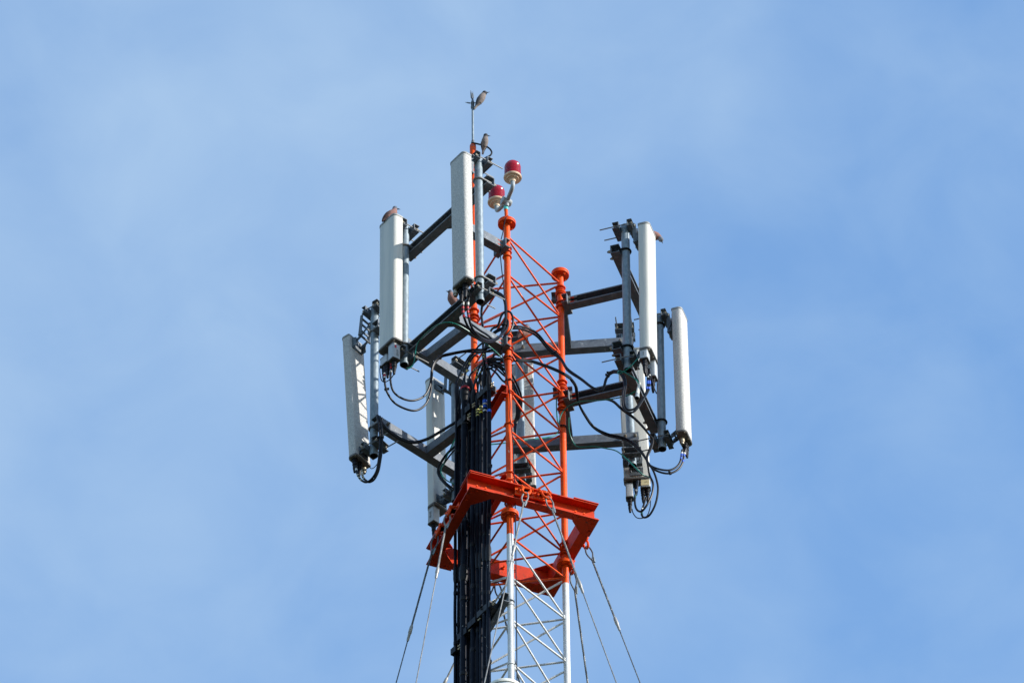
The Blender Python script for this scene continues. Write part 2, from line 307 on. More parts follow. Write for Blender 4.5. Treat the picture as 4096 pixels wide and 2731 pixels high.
# ------------------------------------------------------------------ antenna mounting frames
def rot90(a): return V((-a.y, a.x, 0))
FR = {}
def threaded(mb, a, b, r=0.0045, nut=0.0085, m=0, mn=1, nuts=(0.8,)):
    mb.cyl(a, b, r, 8, m=m); d = (b - a)
    for t in nuts: mb.hexa(a + d * t, d, nut, 0.009, mn)
def mount(key, L3, legobj, a, J, zs, poles, label, group='galvanised frames holding the antennas'):
    """L3 leg plan, a outward unit, J junction plan (2D), zs=(upper, lower) heights, poles=[(pxTop,pyTop,pxBot,pyBot,Y)...] """
    a = V((a[0], a[1], 0)).normalized(); h = rot90(a)
    t = empty('antenna_mounting_frame', (J.x, J.y, zs[1]), label, 'mounting frame', group)
    FR[key] = dict(a=a, h=h, poles=[], root=t)
    P3 = []
    for (x0, y0, x1, y1, Y) in poles:
        p0 = U(x0, y0, Y); p1 = U(x1, y1, Y); P3.append((p0, p1))
    J3 = V((J.x, J.y, 0))
    for li, z in enumerate(zs):
        # header ends: foot of each pole on the header line
        ends = []
        for p0, p1 in P3:
            f_ = (z - p1.z) / (p0.z - p1.z); p = p1 + (p0 - p1) * f_
            ends.append(p - a * 0.062)
        d = (ends[1] - ends[0]).normalized()
        hd = MB(); hd.chan(ends[0] - d * 0.055, ends[1] + d * 0.055, a, 0.072, 0.062, 0.005, lip=0.010); obj('header_beam', hd, GALVB, t)
        # arm from leg to header
        s = V((L3.x, L3.y, z)); mid = ends[0] + d * (s - ends[0]).dot(d)
        j = mid
        ad = (j - s).normalized()
        am = MB(); am.chan(s + ad * 0.066, j - ad * 0.033, -rot90(ad), 0.070, 0.062, 0.005, lip=0.010); obj('arm_beam', am, GALVB, t)
        if key in ('F', 'R1'):
            gs = MB()
            for sg in (-1, 1): gs.prism([j - ad * 0.034 + d * sg * 0.030 + V((0, 0, -0.030)), j - ad * 0.034 + d * sg * 0.062 + V((0, 0, -0.030)), j - ad * 0.068 + d * sg * 0.030 + V((0, 0, -0.030))], V((0, 0, 0.005)))
            obj('gusset_plate', gs, GALVB, t)
        # clamp round the leg
        hh = rot90(ad); cl = MB(); c = s
        cl.chan(c + ad * 0.044 - hh * 0.066, c + ad * 0.044 + hh * 0.066, -ad, 0.075, 0.040, 0.005, m=0)
        o1 = obj('leg_clamp', cl, GALVB if key != 'X' else ORANGED, t)
        for sg in (-1, 1):
            cl = MB(); R_ = 0.028; q_ = c + hh * sg * 0.0 + V((0, 0, sg * 0.019))
            arc = [q_ + ad * 0.105 + hh * R_, q_ + hh * R_] + [q_ + hh * R_ * math.cos(q) - ad * R_ * math.sin(q) for q in [math.pi * i / 10 for i in range(1, 10)]] + [q_ - hh * R_, q_ + ad * 0.105 - hh * R_]
            cl.tube(arc, 0.0055, 8)
            for e_ in (-1, 1): cl.hexa(q_ + ad * 0.072 + hh * e_ * R_, ad, 0.010, 0.010, 1); cl.cyl(q_ + ad * 0.08 + hh * e_ * R_, q_ + ad * 0.125 + hh * e_ * R_, 0.005, 8, m=2)
            obj('u_bolt', cl, [ORANGED, BOLT, RODM], t)
        # U bolts around the poles
        for e, (p0, p1) in zip(ends, P3):
            p = e + a * 0.062; ub = MB(); R = 0.034
            arc = [p - a * 0.085 + h * R, p + h * R] + [p + h * R * math.cos(q) + a * R * math.sin(q) for q in [math.pi * i / 10 for i in range(1, 10)]] + [p - h * R, p - a * 0.085 - h * R]
            ub.tube(arc, 0.0065, 8); ub.hexa(p - a * 0.103 + h * R, a, 0.011, 0.018, 1); ub.hexa(p - a * 0.103 - h * R, a, 0.011, 0.018, 1)
            ub.cyl(p - a * 0.085 + h * R, p - a * 0.12 + h * R, 0.006, 8); ub.cyl(p - a * 0.085 - h * R, p - a * 0.12 - h * R, 0.006, 8)
            obj('u_bolt', ub, [BLACK if key in ('R1',) else RODM, BOLT], t)
    for p0, p1 in P3:
        m = MB(); d = (p0 - p1).normalized(); m.tube([p1, p0], 0.0285, 20, cap=False); m.tube([p0, p1], 0.0255, 20, cap=False, m=1)
        up = [p0, p1]
        # rim rings and inner stop
        for q, s_ in ((p0, 1), (p1, -1)):
            m.lathe(q, [(0.0255, 0.0), (0.0285, 0.0)], 20, d, cap=False)
        m.lathe(p1 + d * 0.25, [(0.0, 0), (0.0256, 0.0)], 20, d, m=1); m.lathe(p0 - d * 0.004, [(0.0, 0), (0.0256, 0.0)], 20, d, m=0)
        po = obj('pole', m, [GALV, HOLE], t); FR[key]['poles'].append((p0, p1, po))
    return t
def dirpx(a): return V((a[0], a[1])).normalized()
aF = (-0.79, -0.613); aB = (-0.70, 0.714); aR1 = (0.953, -0.302); aR2 = (0.09, 0.996)
def JJ(L_, a, d): return V((L_.x + a[0] * d, L_.y + a[1] * d))
mount('F', LF, legs['F'], aF, JJ(LF, aF, 0.5), (on(LF, 1003).z, on(LF, 1396).z), [(1620, 905, 1616, 1460, -0.04), (1913, 636, 1920.5, 1207, -0.665)], 'galvanised frame on the front leg holding the two poles upper left of the mast')
mount('B', LB, legs['B'], aB, JJ(LB, aB, 0.48), (on(LB, 1288).z, on(LB, 1672).z), [(1499.5, 1232, 1495.5, 1823, 0.643), (1821, 1458, 1823, 2005, 1.155)], 'galvanised frame reaching back left, its far pole behind the black cables')
mount('R1', LR, legs['R'], aR1, JJ(LR, aR1, 0.5), (on(LR, 1222).z, on(LR, 1608).z), [(2501, 905, 2512, 1480, -0.03), (2637, 1263, 2649, 1796, 0.69)], 'galvanised frame on the right leg holding the two poles farthest right')
mount('R2', LR, legs['R'], aR2, JJ(LR, aR2, 0.53), (on(LR, 1172).z, on(LR, 1553).z), [(2076, 1350, 2087, 1925, 1.11), (2500, 1318, 2530, 1862, 1.05)], 'galvanised frame behind the mast with one pole seen through the lattice')

# ------------------------------------------------------------------ antennas
def antenna(key, pi, label, w, d, ridge_top, ridge_bot, sa, sh, rmat, off=None, mode='a', brackets=('plain', 'plain'), yaw=0, group='panel antennas on the mast'):
    F_ = FR[key]; a, h = F_['a'], F_['h']; RZ = Matrix.Rotation(math.radians(yaw), 3, 'Z'); a = RZ @ a; h = RZ @ h; p0, p1, po = F_['poles'][pi]
    cs = []
    for (rx, ry), P in ((ridge_top, p0), (ridge_bot, p1)):
        o_ = off if off else 0.135; s_ = 0.0
        for it in range(4):
            c = V((P.x, P.y, 0)) + a * o_ + h * s_
            k = c + a * sa * d / 2 + h * sh * w / 2
            zc = zat(k.x, k.y, ry); tgt = U(rx, ry, k.y).x
            if mode == 'a': o_ += (tgt - k.x) / a.x
            else: s_ += (tgt - k.x) / h.x
        cs.append(V((c.x, c.y, zc)))
        print('ANT', key, pi, 'off %.3f shift %.3f z %.2f' % (o_, s_, zc))
    ct, cb = cs
    root = empty('panel_antenna', cb, label, 'antenna', group)
    up = (ct - cb); ul = up.length
    # section
    def sec(sw, sd_):
        W = w / 2 * sw; D = d / 2 * sd_; rf = min(W, D) * 0.75; pts = []
        def arc(cx, cy, r, a0, a1, n):
            for i in range(n + 1):
                t = math.radians(a0 + (a1 - a0) * i / n); pts.append((cx + r * math.cos(t), cy + r * math.sin(t)))
        arc(W - rf, D - rf, rf, 0, 82, 6)
        arc(-(W - rf), D - rf, rf, 98, 180, 6)
        rb = 0.010
        arc(-(W - rb), -(D - rb), rb, 180, 270, 3); arc(W - rb, -(D - rb), rb, 270, 360, 3)
        return pts
    S = sec(1, 1); n = len(S); b = MB()
    vs = [c + h * x + a * y for c in (cb, ct) for x, y in S]
    b.add(vs, [list(range(n))[::-1], list(range(n, 2 * n))] + [[i, (i + 1) % n, n + (i + 1) % n, n + i] for i in range(n)])
    obj('radome', b, rmat, root)
    uz = up / ul
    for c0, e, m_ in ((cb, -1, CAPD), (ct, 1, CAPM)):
        S2 = sec(1.035, 1.06); S3 = sec(0.97, 0.94); m = MB(); k = 0.010
        A_ = [c0 - uz * e * 0.004 + h * x + a * y for x, y in S2]; B_ = [c0 + uz * e * k + h * x + a * y for x, y in S2]; C_ = [c0 + uz * e * (k + 0.004) + h * x + a * y for x, y in S3]
        m.add(A_ + B_ + C_, [list(range(n)), list(range(2 * n, 3 * n))] + [[j * n + i, j * n + (i + 1) % n, (j + 1) * n + (i + 1) % n, (j + 1) * n + i] for j in (0, 1) for i in range(n)])
        if e < 0:
            for x, y in ((-0.42, 0.3), (0.42, 0.3), (-0.45, -0.36), (0.45, -0.36), (0, 0.36)): m.lathe(c0 - uz * 0.0155 + h * x * w + a * y * d, [(0.006, -0.002), (0.006, 0.002)], 8, uz, m=1)
        obj('end_cap', m, [m_, BOLT], root)
    # brackets to the pole
    pd = (p0 - p1).normalized()
    for bi, kind in enumerate(brackets):
        if kind == 'none': continue
        P = (p0 - pd * 0.035) if bi == 0 else (p1 + pd * 0.075)
        f_ = (P.z - cb.z) / up.z; Ca = cb + up * f_
        if bi == 0: Ca = ct - uz * 0.05 if kind != 'scissor' else ct - uz * 0.07
        else: Ca = cb + uz * 0.05
        br = MB(); L2 = 0.066
        br.chan(P + a * 0.046 - h * L2, P + a * 0.046 + h * L2, a, 0.058, 0.034, 0.004); bo = obj('pole_bracket', br, GALVD if key in ('R1', 'R2') else GALVB, root)
        br = MB(); br.chan(P - a * 0.052 - h * L2, P - a * 0.052 + h * L2, -a, 0.058, 0.045, 0.004); obj('bracket_jaw', br, GALVD, bo)
        for sg in (-1, 1):
            r_ = MB(); threaded(r_, P + a * 0.065 + h * sg * 0.052, P - a * 0.165 + h * sg * 0.052, 0.0042, 0.0085, nuts=(0.03, 0.56)); obj('threaded_rod', r_, [RODM, BOLT], bo)
        back = Ca - a * (d / 2 + 0.004)
        if kind == 'plain':
            q = MB(); fr = P + a * 0.07
            for sg in (-1, 1): q.prism([fr + h * sg * 0.026 + V((0, 0, 0.02)), back + h * sg * 0.026 + V((0, 0, 0.025)), back + h * sg * 0.026 - V((0, 0, 0.025)), fr + h * sg * 0.026 - V((0, 0, 0.02))], h * 0.004)
            q.box(back, 0.045, 0.004, 0.035, h, a); q.cyl(fr + (back - fr) * 0.5 - h * 0.04, fr + (back - fr) * 0.5 + h * 0.04, 0.006, 8)
            obj('hinge_plate', q, GALVD, root)
        elif kind == 'hang':
            q = MB(); fr = P + a * 0.066; lo = fr - V((0, 0, 0.17)) + a * 0.010
            for sg in (-1, 1):
                q.prism([fr + h * sg * 0.022 - a * 0.014 + V((0, 0, 0.012)), fr + h * sg * 0.022 + a * 0.014 + V((0, 0, 0.012)), lo + h * sg * 0.022 + a * 0.014, lo + h * sg * 0.022 - a * 0.014], h * 0.004)
                q.prism([lo + h * sg * 0.03 - a * 0.012, lo + h * sg * 0.03 + a * 0.012, back + h * sg * 0.03 + V((0, 0, 0.01)), back + h * sg * 0.03 - V((0, 0, 0.03))], h * 0.004)
            q.box(back, 0.045, 0.004, 0.045, h, a); q.cyl(lo - h * 0.045, lo + h * 0.045, 0.010, 12); q.hexa(lo - h * 0.036, h, 0.014, 0.008); q.cyl(fr - h * 0.035, fr + h * 0.035, 0.008, 8)
            q.hexa(fr - h * 0.03 + V((0, 0, 0.0)), h, 0.013, 0.008, 1)
            obj('tilt_hinge', q, [GALVD, BOLT], root)
        elif kind == 'scissor':
            q = MB(); fr = P + a * 0.045; lo = fr - V((0, 0, 0.20)) + a * 0.045; hi = fr + V((0, 0, 0.0)) + a * 0.03
            for sg in (-1, 1):
                s_ = h * sg * 0.045
                q.prism([hi + s_ - V((0, 0, 0.02)) - a * 0.010, hi + s_ + a * 0.012 - V((0, 0, 0.02)), lo + s_ + a * 0.016, lo + s_ - a * 0.012], h * 0.005)
                q.prism([lo + s_ * 0.8 - V((0, 0, 0.016)), lo + s_ * 0.8 + V((0, 0, 0.010)), back + s_ * 0.8 + V((0, 0, 0.03)), back + s_ * 0.8 + V((0, 0, 0.0))], h * 0.004)
            for k in (0.25, 0.5, 0.78, 1.0):
                p_ = hi + (lo - hi) * k; q.box(p_, 0.046, 0.004, 0.008, h, a)
            q.cyl(lo - h * 0.06, lo + h * 0.06, 0.008, 10)
            q.box(back + V((0, 0, 0.01)), 0.050, 0.004, 0.045, h, a)
            q.prism([back - h * 0.05 + V((0, 0, 0.055)), back - h * 0.05 - a * 0.035 + V((0, 0, 0.04)), back - h * 0.05 - a * 0.035 - V((0, 0, 0.03)), back - h * 0.05 - V((0, 0, 0.03))], h * 0.004)
            q.prism([back + h * 0.05 + V((0, 0, 0.055)), back + h * 0.05 - a * 0.035 + V((0, 0, 0.04)), back + h * 0.05 - a * 0.035 - V((0, 0, 0.03)), back + h * 0.05 - V((0, 0, 0.03))], h * 0.004)
            # lower stay back to the pole
            for sg in (-1, 1): q.prism([lo + h * sg * 0.03, lo + h * sg * 0.03 + V((0, 0, 0.02)), P + a * 0.03 + h * sg * 0.03 - V((0, 0, 0.13)), P + a * 0.03 + h * sg * 0.03 - V((0, 0, 0.15))], h * 0.004)
            obj('scissor_bracket', q, GALVD, root)
    FR[key].setdefault('ant', []).append(dict(ct=ct, cb=cb, uz=uz, w=w, d=d, root=root))
    return root, cb, uz, a, h
AA = {}
AA['T'] = antenna('F', 1, 'topmost panel antenna, grey and grainy, in front of the tall orange pole', 0.158, 0.072, (1853, 606), (1863, 1101), 1, 1, RADG, brackets=('hang', 'plain'))
AA['A'] = antenna('F', 0, 'smooth pale panel antenna at upper left with a dove sitting on top', 0.178, 0.078, (1576, 853), (1574, 1346), 1, 1, RADS)
AA['L'] = antenna('B', 0, 'leftmost panel antenna, leaning, with lattice shadows across its back', 0.158, 0.072, (1396, 1338), (1423, 1811), -1, 1, RADG, brackets=('scissor', 'plain'), yaw=7)
AA['M'] = antenna('B', 1, 'pale panel antenna behind the beams just left of the black cables', 0.125, 0.080, (1727, 1508), (1737, 2007), -1, 1, RADS, brackets=('hang', 'plain'))
AA['RT'] = antenna('R1', 0, 'tall white panel antenna at upper right with a dove behind its top', 0.178, 0.078, (2595, 888), (2602, 1384), 1, -1, RADS, brackets=('hang', 'plain'))
AA['RR'] = antenna('R1', 1, 'rightmost panel antenna, speckled grey with black cable ends below', 0.158, 0.072, (2725, 1228), (2744, 1716), 1, -1, RADG, brackets=('hang', 'plain'))
AA['BB'] = antenna('R2', 0, 'grainy panel antenna seen through the orange lattice behind the mast', 0.158, 0.072, (2131, 1455), (2143, 1940), -1, -1, RADG, off=0.13, mode='h')
AA['BR'] = antenna('R2', 1, 'white panel antenna low at right, hanging behind the far right frame', 0.178, 0.078, (2572, 1392), (2600, 1905), -1, -1, RADS, off=0.13, mode='h')

# connectors below the antennas
def boot(root, p, dirv, s=1.0, nm='cable_boot'):
    m = MB(); m.lathe(p, [(0.021 * s, 0.0), (0.021 * s, -0.012), (0.018 * s, -0.014), (0.020 * s, -0.03), (0.017 * s, -0.033), (0.018 * s, -0.055), (0.014 * s, -0.058), (0.015 * s, -0.082), (0.009 * s, -0.12), (0.0, -0.12)], 16, -V(dirv)); return obj(nm, m, BLACK, root)
def metalcap(root, p, dirv, s=1.0):
    m = MB(); m.lathe(p, [(0.014 * s, 0), (0.014 * s, 0.018), (0.018 * s, 0.02), (0.018 * s, 0.045), (0.013 * s, 0.047), (0.013 * s, 0.06), (0, 0.06)], 12, V(dirv)); return obj('connector', m, BOLT, root)
dn = V((0, 0, -1))
for k, spec in {'T': [(0.02, -0.005, 1.0), (-0.03, -0.01, 1.0)], 'L': [(0.045, 0.0, 1.0), (0.0, 0.0, 1.0)], 'RR': [(0.03, -0.005, 1.0), (0.055, 0.0, 0.8)], 'BR': [(0.01, -0.01, 0.9)]}.items():
    root, cb, uz, a, h = AA[k]
    for x, y, s in spec: boot(root, cb - uz * 0.012 + h * x + a * y, dn, s)
for k, x, y in (('T', -0.06, 0.015), ('L', -0.05, 0.0), ('RR', -0.02, -0.01)):
    root, cb, uz, a, h = AA[k]; metalcap(root, cb - uz * 0.012 + h * x + a * y, dn)

# ------------------------------------------------------------------ amplifier boxes hanging under the antennas
def ampbox(c, a, h, w, d, H, label, mats=BOXM, boots=(0.0,), printed=None, nub=True):
    """c top centre; w along h, d along a"""
    a = V(a); root = empty('amplifier_box', c - V((0, 0, H)), label, 'amplifier box', 'small boxes hanging under the antennas')
    m = MB(); r = 0.008
    S = []
    for sx, sy, a0 in ((1, 1, 0), (-1, 1, 90), (-1, -1, 180), (1, -1, 270)):
        for i in range(4):
            t = math.radians(a0 + 30 * i); S.append((sx * (w / 2 - r) + r * math.cos(t), sy * (d / 2 - r) + r * math.sin(t)))
    m.prism([c - V((0, 0, H - 0.008)) + h * x + a * y for x, y in S], V((0, 0, H - 0.014))); obj('casing', m, mats, root)
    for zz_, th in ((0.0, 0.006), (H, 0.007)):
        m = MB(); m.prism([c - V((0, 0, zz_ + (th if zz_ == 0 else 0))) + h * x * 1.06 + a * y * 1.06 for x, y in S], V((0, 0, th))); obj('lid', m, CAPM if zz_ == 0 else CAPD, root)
    if nub: m = MB(); m.lathe(c, [(0.017, 0.0), (0.017, 0.03)], 14); obj('connector', m, BLACK, root)
    for x in boots: boot(root, c - V((0, 0, H)) + h * x, dn, 0.85)
    if printed:
        for (side, u0, v0, uw, vh, pm) in printed:
            nrm = {'h': h, '-h': -h, 'a': a, '-a': -a}[side]; half = (w if 'h' in side else d) / 2; al = a if 'h' in side else h
            q = c + nrm * (half + 0.0012) + al * u0 - V((0, 0, v0)); m = MB(); m.box(q, uw / 2, 0.0008, vh / 2, al, nrm); obj('label', m, pm, root)
    return root
def under(k, x, y, gap=0.03):
    root, cb, uz, a, h = AA[k]; return cb - uz * (0.014 + gap) + h * x + a * y
_, _, _, a_, h_ = AA['A']
txt = lambda s, u0, v0: [(s, u0, v0 + i * 0.012, 0.020 - 0.004 * (i % 3), 0.003, INK) for i in range(5)]
ampbox(under('A', -0.055, -0.008, 0.045), a_, h_, 0.075, 0.05, 0.075, 'small grey box with white front, left one under the smooth pale antenna', boots=(-0.022, 0.018))
ampbox(under('A', 0.045, 0.0, 0.02), a_, h_, 0.06, 0.06, 0.135, 'taller pale box with a red square sticker under the smooth antenna', boots=(0.0,), printed=[('h', 0.012, 0.03, 0.014, 0.022, REDT)] + txt('h', -0.004, 0.055))
_, _, _, a_, h_ = AA['M']
ampbox(under('M', 0.03, 0.0, 0.01), a_, h_, 0.06, 0.06, 0.135, 'pale box with a printed label, hanging left of the black cables above the orange frame', boots=(0.0,), printed=txt('h', 0.0, 0.04))
_, _, _, a_, h_ = AA['RT']
ampbox(under('RT', -0.055, -0.012, 0.0), a_, h_, 0.065, 0.055, 0.08, 'short white box under the tall right antenna with two cable boots', boots=(-0.012, 0.014), printed=[('-h', 0.0, 0.035, 0.004, 0.03, INK)])
ampbox(under('RT', 0.045, 0.01, 0.02), a_, h_, 0.06, 0.055, 0.14, 'longer white box beside the short one under the tall right antenna', boots=(0.0,))
_, _, _, a_, h_ = AA['BR']
ampbox(under('BR', 0.055, 0.0, 0.02), a_, h_, 0.05, 0.05, 0.125, 'narrow grey box with stripes of shadow under the low right antenna', boots=(0.0,))
ampbox(under('BR', -0.055, -0.01, 0.0), a_, h_, 0.066, 0.05, 0.075, 'box with a yellowish label, lowest right under the far antenna', boots=(-0.012, 0.018), printed=[('-a', 0.0, 0.034, 0.056, 0.05, LABELM), ('-a', -0.004, 0.034, 0.024, 0.003, INK), ('-a', 0.0, 0.026, 0.034, 0.002, INK)])

# ------------------------------------------------------------------ guy bracket frame
u = V((0.93, 0.37, 0)).normalized(); v = V((-u.y, u.x, 0))
O3 = V((LF.x, LF.y, 0))
def UV(uu, vv, z): return O3 + u * uu + v * vv + V((0, 0, z))
u0, u1, v0, v1 = -0.31, 0.582, -0.095, 0.70
P1 = UV(u0, v0, 0); ZT = zat(P1.x, P1.y, 1886); FH = 0.130; ZM = ZT - FH / 2
gf = empty('guy_bracket_frame', UV((u0 + u1) / 2, (v0 + v1) / 2, ZM), 'rectangular orange steel frame bolted round the mast, guy wires hooked on it', 'guy frame')
FD = 0.065
def gbeam(a, b, outd):
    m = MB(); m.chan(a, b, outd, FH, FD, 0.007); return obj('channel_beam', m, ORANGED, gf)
hf = FD / 2
gbeam(UV(u0, v0 + hf, ZM), UV(u1, v0 + hf, ZM), -v)
gbeam(UV(u0, v1 - hf, ZM - 0.001), UV(u1, v1 - hf, ZM - 0.001), v)
gbeam(UV(u0 + hf, v0 + FD + 0.002, ZM), UV(u0 + hf, v1 - FD - 0.002, ZM), -u)
gbeam(UV(u1 - hf, v0 + FD + 0.002, ZM), UV(u1 - hf, v1 - FD - 0.002, ZM), u)
for cu, su in ((u0, 1), (u1, -1)):
    for cv, sv in ((v0, 1), (v1, -1)):
        for zz_ in (ZT + 0.0025, ZT - FH - 0.0095):
            m = MB(); e = 0.006
            m.prism([UV(cu - e * su, cv - e * sv, zz_), UV(cu + 0.17 * su, cv - e * sv, zz_), UV(cu + 0.155 * su, cv + FD * sv, zz_), UV(cu + FD * su, cv + 0.155 * sv, zz_), UV(cu - e * su, cv + 0.17 * sv, zz_)], V((0, 0, 0.007)))
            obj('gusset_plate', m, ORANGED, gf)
        for (du, dv) in ((0.05, 0.02), (0.12, 0.02), (0.02, 0.05), (0.02, 0.12)):
            m = MB(); q = UV(cu + du * su, cv + dv * sv, ZT - FH - 0.0125); m.hexa(q, V((0, 0, 1)), 0.010, 0.008); obj('bolt', m, ORANGED, gf)
def webbolt(uu, vv, n, z=0.0):
    m = MB(); p = UV(uu, vv, ZM + z); m.hexa(p + n * 0.006, n, 0.012, 0.010); m.cyl(p, p + n * 0.026, 0.0065, 8); obj('bolt', m, ORANGE, gf)
for uu in (-0.25, -0.19, 0.0, 0.055, 0.44, 0.50): webbolt(uu, v0 + FD - 0.007, -v, -0.01)
for vv in (0.0, 0.12, 0.42, 0.60): webbolt(u0 + FD - 0.007, vv, -u, -0.01)
for uu in (-0.2, 0.2, 0.28): webbolt(uu, v1 - FD + 0.001, -v, 0.0)
# shoes tying the frame to the legs (U bolts)
for P in (LF, LR, LB):
    for dz in (-0.035, 0.035):
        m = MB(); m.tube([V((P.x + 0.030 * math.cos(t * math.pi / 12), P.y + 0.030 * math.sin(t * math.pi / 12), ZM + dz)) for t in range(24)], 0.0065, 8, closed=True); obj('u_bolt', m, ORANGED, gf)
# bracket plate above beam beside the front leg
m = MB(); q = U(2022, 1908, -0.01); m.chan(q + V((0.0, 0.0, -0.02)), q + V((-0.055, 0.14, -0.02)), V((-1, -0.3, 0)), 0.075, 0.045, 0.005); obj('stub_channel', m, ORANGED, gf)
m = MB(); m.cyl(q + V((-0.04, -0.03, -0.015)), q + V((0.005, -0.045, -0.015)), 0.006, 8); obj('bolt', m, ORANGED, gf)

def shackle(c, along, down, s=1.0, mt=ORANGE):
    """bow shackle centred at pin c, pin along `along`, bow hanging `down`"""
    al = along.normalized(); dw = down.normalized(); m = MB(); w_ = 0.024 * s
    pts = [c + al * w_] + [c + al * (w_ * 1.15 * math.cos(t)) + dw * (0.035 * s + 0.032 * s * math.sin(t)) for t in [math.pi * i / 10 for i in range(11)]] + [c - al * w_]
    m.tube(spline(pts, 0.02, 2), 0.0085 * s, 8); m.cyl(c - al * 0.045 * s, c + al * 0.045 * s, 0.0085 * s, 8); m.hexa(c + al * 0.038 * s, al, 0.015 * s, 0.012); m.hexa(c - al * 0.036 * s, al, 0.015 * s, 0.010)
    return m, c + dw * 0.067 * s
def lug(c, n, al, h_=0.05):
    m = MB(); z = V((0, 0, 1))
    m.box(c - n * 0.045, 0.065, 0.006, 0.034, al, n, z)
    for dz in (-0.010, 0.010): m.prism([c - n * 0.045 + al * -0.02 + z * dz * 0, c - n * 0.045 + al * 0.02, c + al * 0.022 + n * 0.012, c - al * 0.022 + n * 0.012], z * 0.010)
    for s_ in (-1, 1):
        m.hexa(c - n * 0.036 + al * 0.045 * s_, n, 0.014, 0.014); m.cyl(c - n * 0.03 + al * 0.045 * s_, c - n * 0.012 + al * 0.045 * s_, 0.007, 8)
    obj('guy_lug', m, ORANGE, gf)
GW = 'steel guy wires running down from the orange frame'
def guy(start, pix, dyz, label, bright=True, sh_al=None, ferr=None, thick_to=None, r=0.0052):
    """start = 3D hook point; pix = lower pixel on the wire; dyz = metres towards +y per metre down"""
    lo_, hi_ = -8.0, 8.0
    d = ROT @ V(((pix[0] - 2048) / FPX, -(pix[1] - 1365.5) / FPX, -1.0)); k = None
    # find t so that (Y-Y0) = dyz*(Z0-Z)
    # C.y + d.y t - Y0 = dyz*(Z0 - C.z - d.z t)
    t = (dyz * (start.z - CAMLOC.z) - CAMLOC.y + start.y) / (d.y + dyz * d.z)
    q = CAMLOC + d * t; e = (q - start).normalized(); g0 = start + e * (start.z / -e.z)
    mt = WIRE if bright else WIRED
    root = empty('guy_wire', start, label, 'guy wire', GW)
    L_ = 1.0 if ferr is None else ferr
    th = start + e * 0.13
    side = e.cross(V((0, 1, 0))).normalized()
    # eye (thimble) of bent wire
    m = MB(); m.tube(spline([th, start + e * 0.06 + side * 0.020, start + side * 0.012 - e * 0.004, start - e * 0.014, start - side * 0.012 - e * 0.004, start + e * 0.06 - side * 0.020, th], 0.01, 3), 0.0055, 8); obj('thimble', m, WIRE if bright else GALVD, root)
    m = MB()
    # three twisted strands over the stretch in view, a plain strand to the ground
    twl = 1.75 if True else 0; nn = 190
    for j in range(3):
        rr = r * 1.15 if False else r
        pts = []
        for i in range(int(nn * twl)):
            s_ = 0.12 + i * (twl - 0.12) / (nn * twl - 1); ph = s_ / 0.042 * 2 * math.pi + j * 2.094
            rad = 0.0026 if s_ < L_ else 0.0016
            pts.append(start + e * s_ + side * rad * math.cos(ph) + e.cross(side) * rad * math.sin(ph))
        m.tube(pts, [r * 0.86 if (0.12 + i * (twl - 0.12) / (nn * twl - 1)) < L_ else r * 0.52 for i in range(len(pts))], 5)
    obj('strand', m, mt, root)
    m = MB(); m.tube([start + e * (twl - 0.01), g0], r * 0.75, 6); obj('lower_strand', m, mt, root)
    if L_:
        m = MB(); c = start + e * L_; m.tube([c - e * 0.045, c - e * 0.03, c + e * 0.02, c + e * 0.024, c + e * 0.075, c + e * 0.085], [0.0085, 0.0115, 0.0125, 0.0095, 0.009, 0.006], 10); obj('ferrule', m, mat('grey_ferrule', (0.34, 0.33, 0.31), 0.5, 0.3, col2=(0.24, 0.23, 0.22), scale=80), root)
    m = MB(); c = start + e * 0.10; m.tube([c + side * 0.016, c + side * 0.010 + e * 0.05], 0.0065, 8); obj('wire_end', m, GALV, root)
    return root
# hooks: along front beam, left beam, right beam, back beam
def hook(c, n, al, shd, s=1.0):
    lug(c, n, al); sm, tip = shackle(c + n * 0.004, al, shd, s); obj('shackle', sm, ORANGE, gf); return tip
fl = V((-0.4, -0.92, 0)); frd = V((0.92, -0.4, 0)); bl = V((-0.92, 0.4, 0)); brd = V((0.4, 0.92, 0))
def hk(px, py, Y): return U(px, py, Y)
c1 = UV(0.075, v0 - 0.02, ZM - 0.005 + 0.03); t1 = hook(c1, -v, u, dn + fl * 0.3)
c2 = UV(0.200, v0 - 0.02, ZM + 0.03); t2 = hook(c2, -v, u, dn + frd * 0.35)
c3 = UV(u1 + 0.02, 0.20, ZM); t3 = hook(c3, u, v, dn + frd * 0.3)
c4 = UV(u1 + 0.02, 0.44, ZM); t4 = hook(c4, u, v, dn + brd * 0.3)
c5 = UV(u0 - 0.02, 0.235, ZM); t5 = hook(c5, -u, v, dn + fl * 0.3)
c6 = UV(u0 - 0.02, 0.42, ZM); t6 = hook(c6, -u, v, dn + bl * 0.3)
c7 = UV(0.17, v1 + 0.02, ZM); t7 = hook(c7, v, u, dn + bl * 0.2)
c8 = UV(0.22, v1 + 0.02, ZM - 0.01); t8 = t7 + V((0.03, 0.0, 0))
for nme, t in (('t1', t1), ('t2', t2), ('t3', t3), ('t4', t4), ('t5', t5), ('t6', t6), ('t7', t7)): print(nme, [round(q) for q in proj(t)])
guy(t1, (1956, 2646), -0.26, 'pale guy wire crossing in front of the white mast leg', True, ferr=0.66)
guy(t2, (2436, 2650), -0.11, 'guy wire from the front beam crossing the right mast leg', True, ferr=0.87)
guy(t3, (2561, 2731), -0.11, 'rightmost guy wire, hooked at the right end of the orange frame', False, ferr=0.75)
guy(t4, (2339, 2646), 0.30, 'dark guy wire hanging just right of the white leg', False, ferr=0.85)
guy(t5, (1664, 2731), -0.26, 'bright guy wire from the left beam, second from the left', True, ferr=0.66)
guy(t6, (1584, 2731), 0.10, 'leftmost guy wire, dark and thin', False, ferr=0.78)
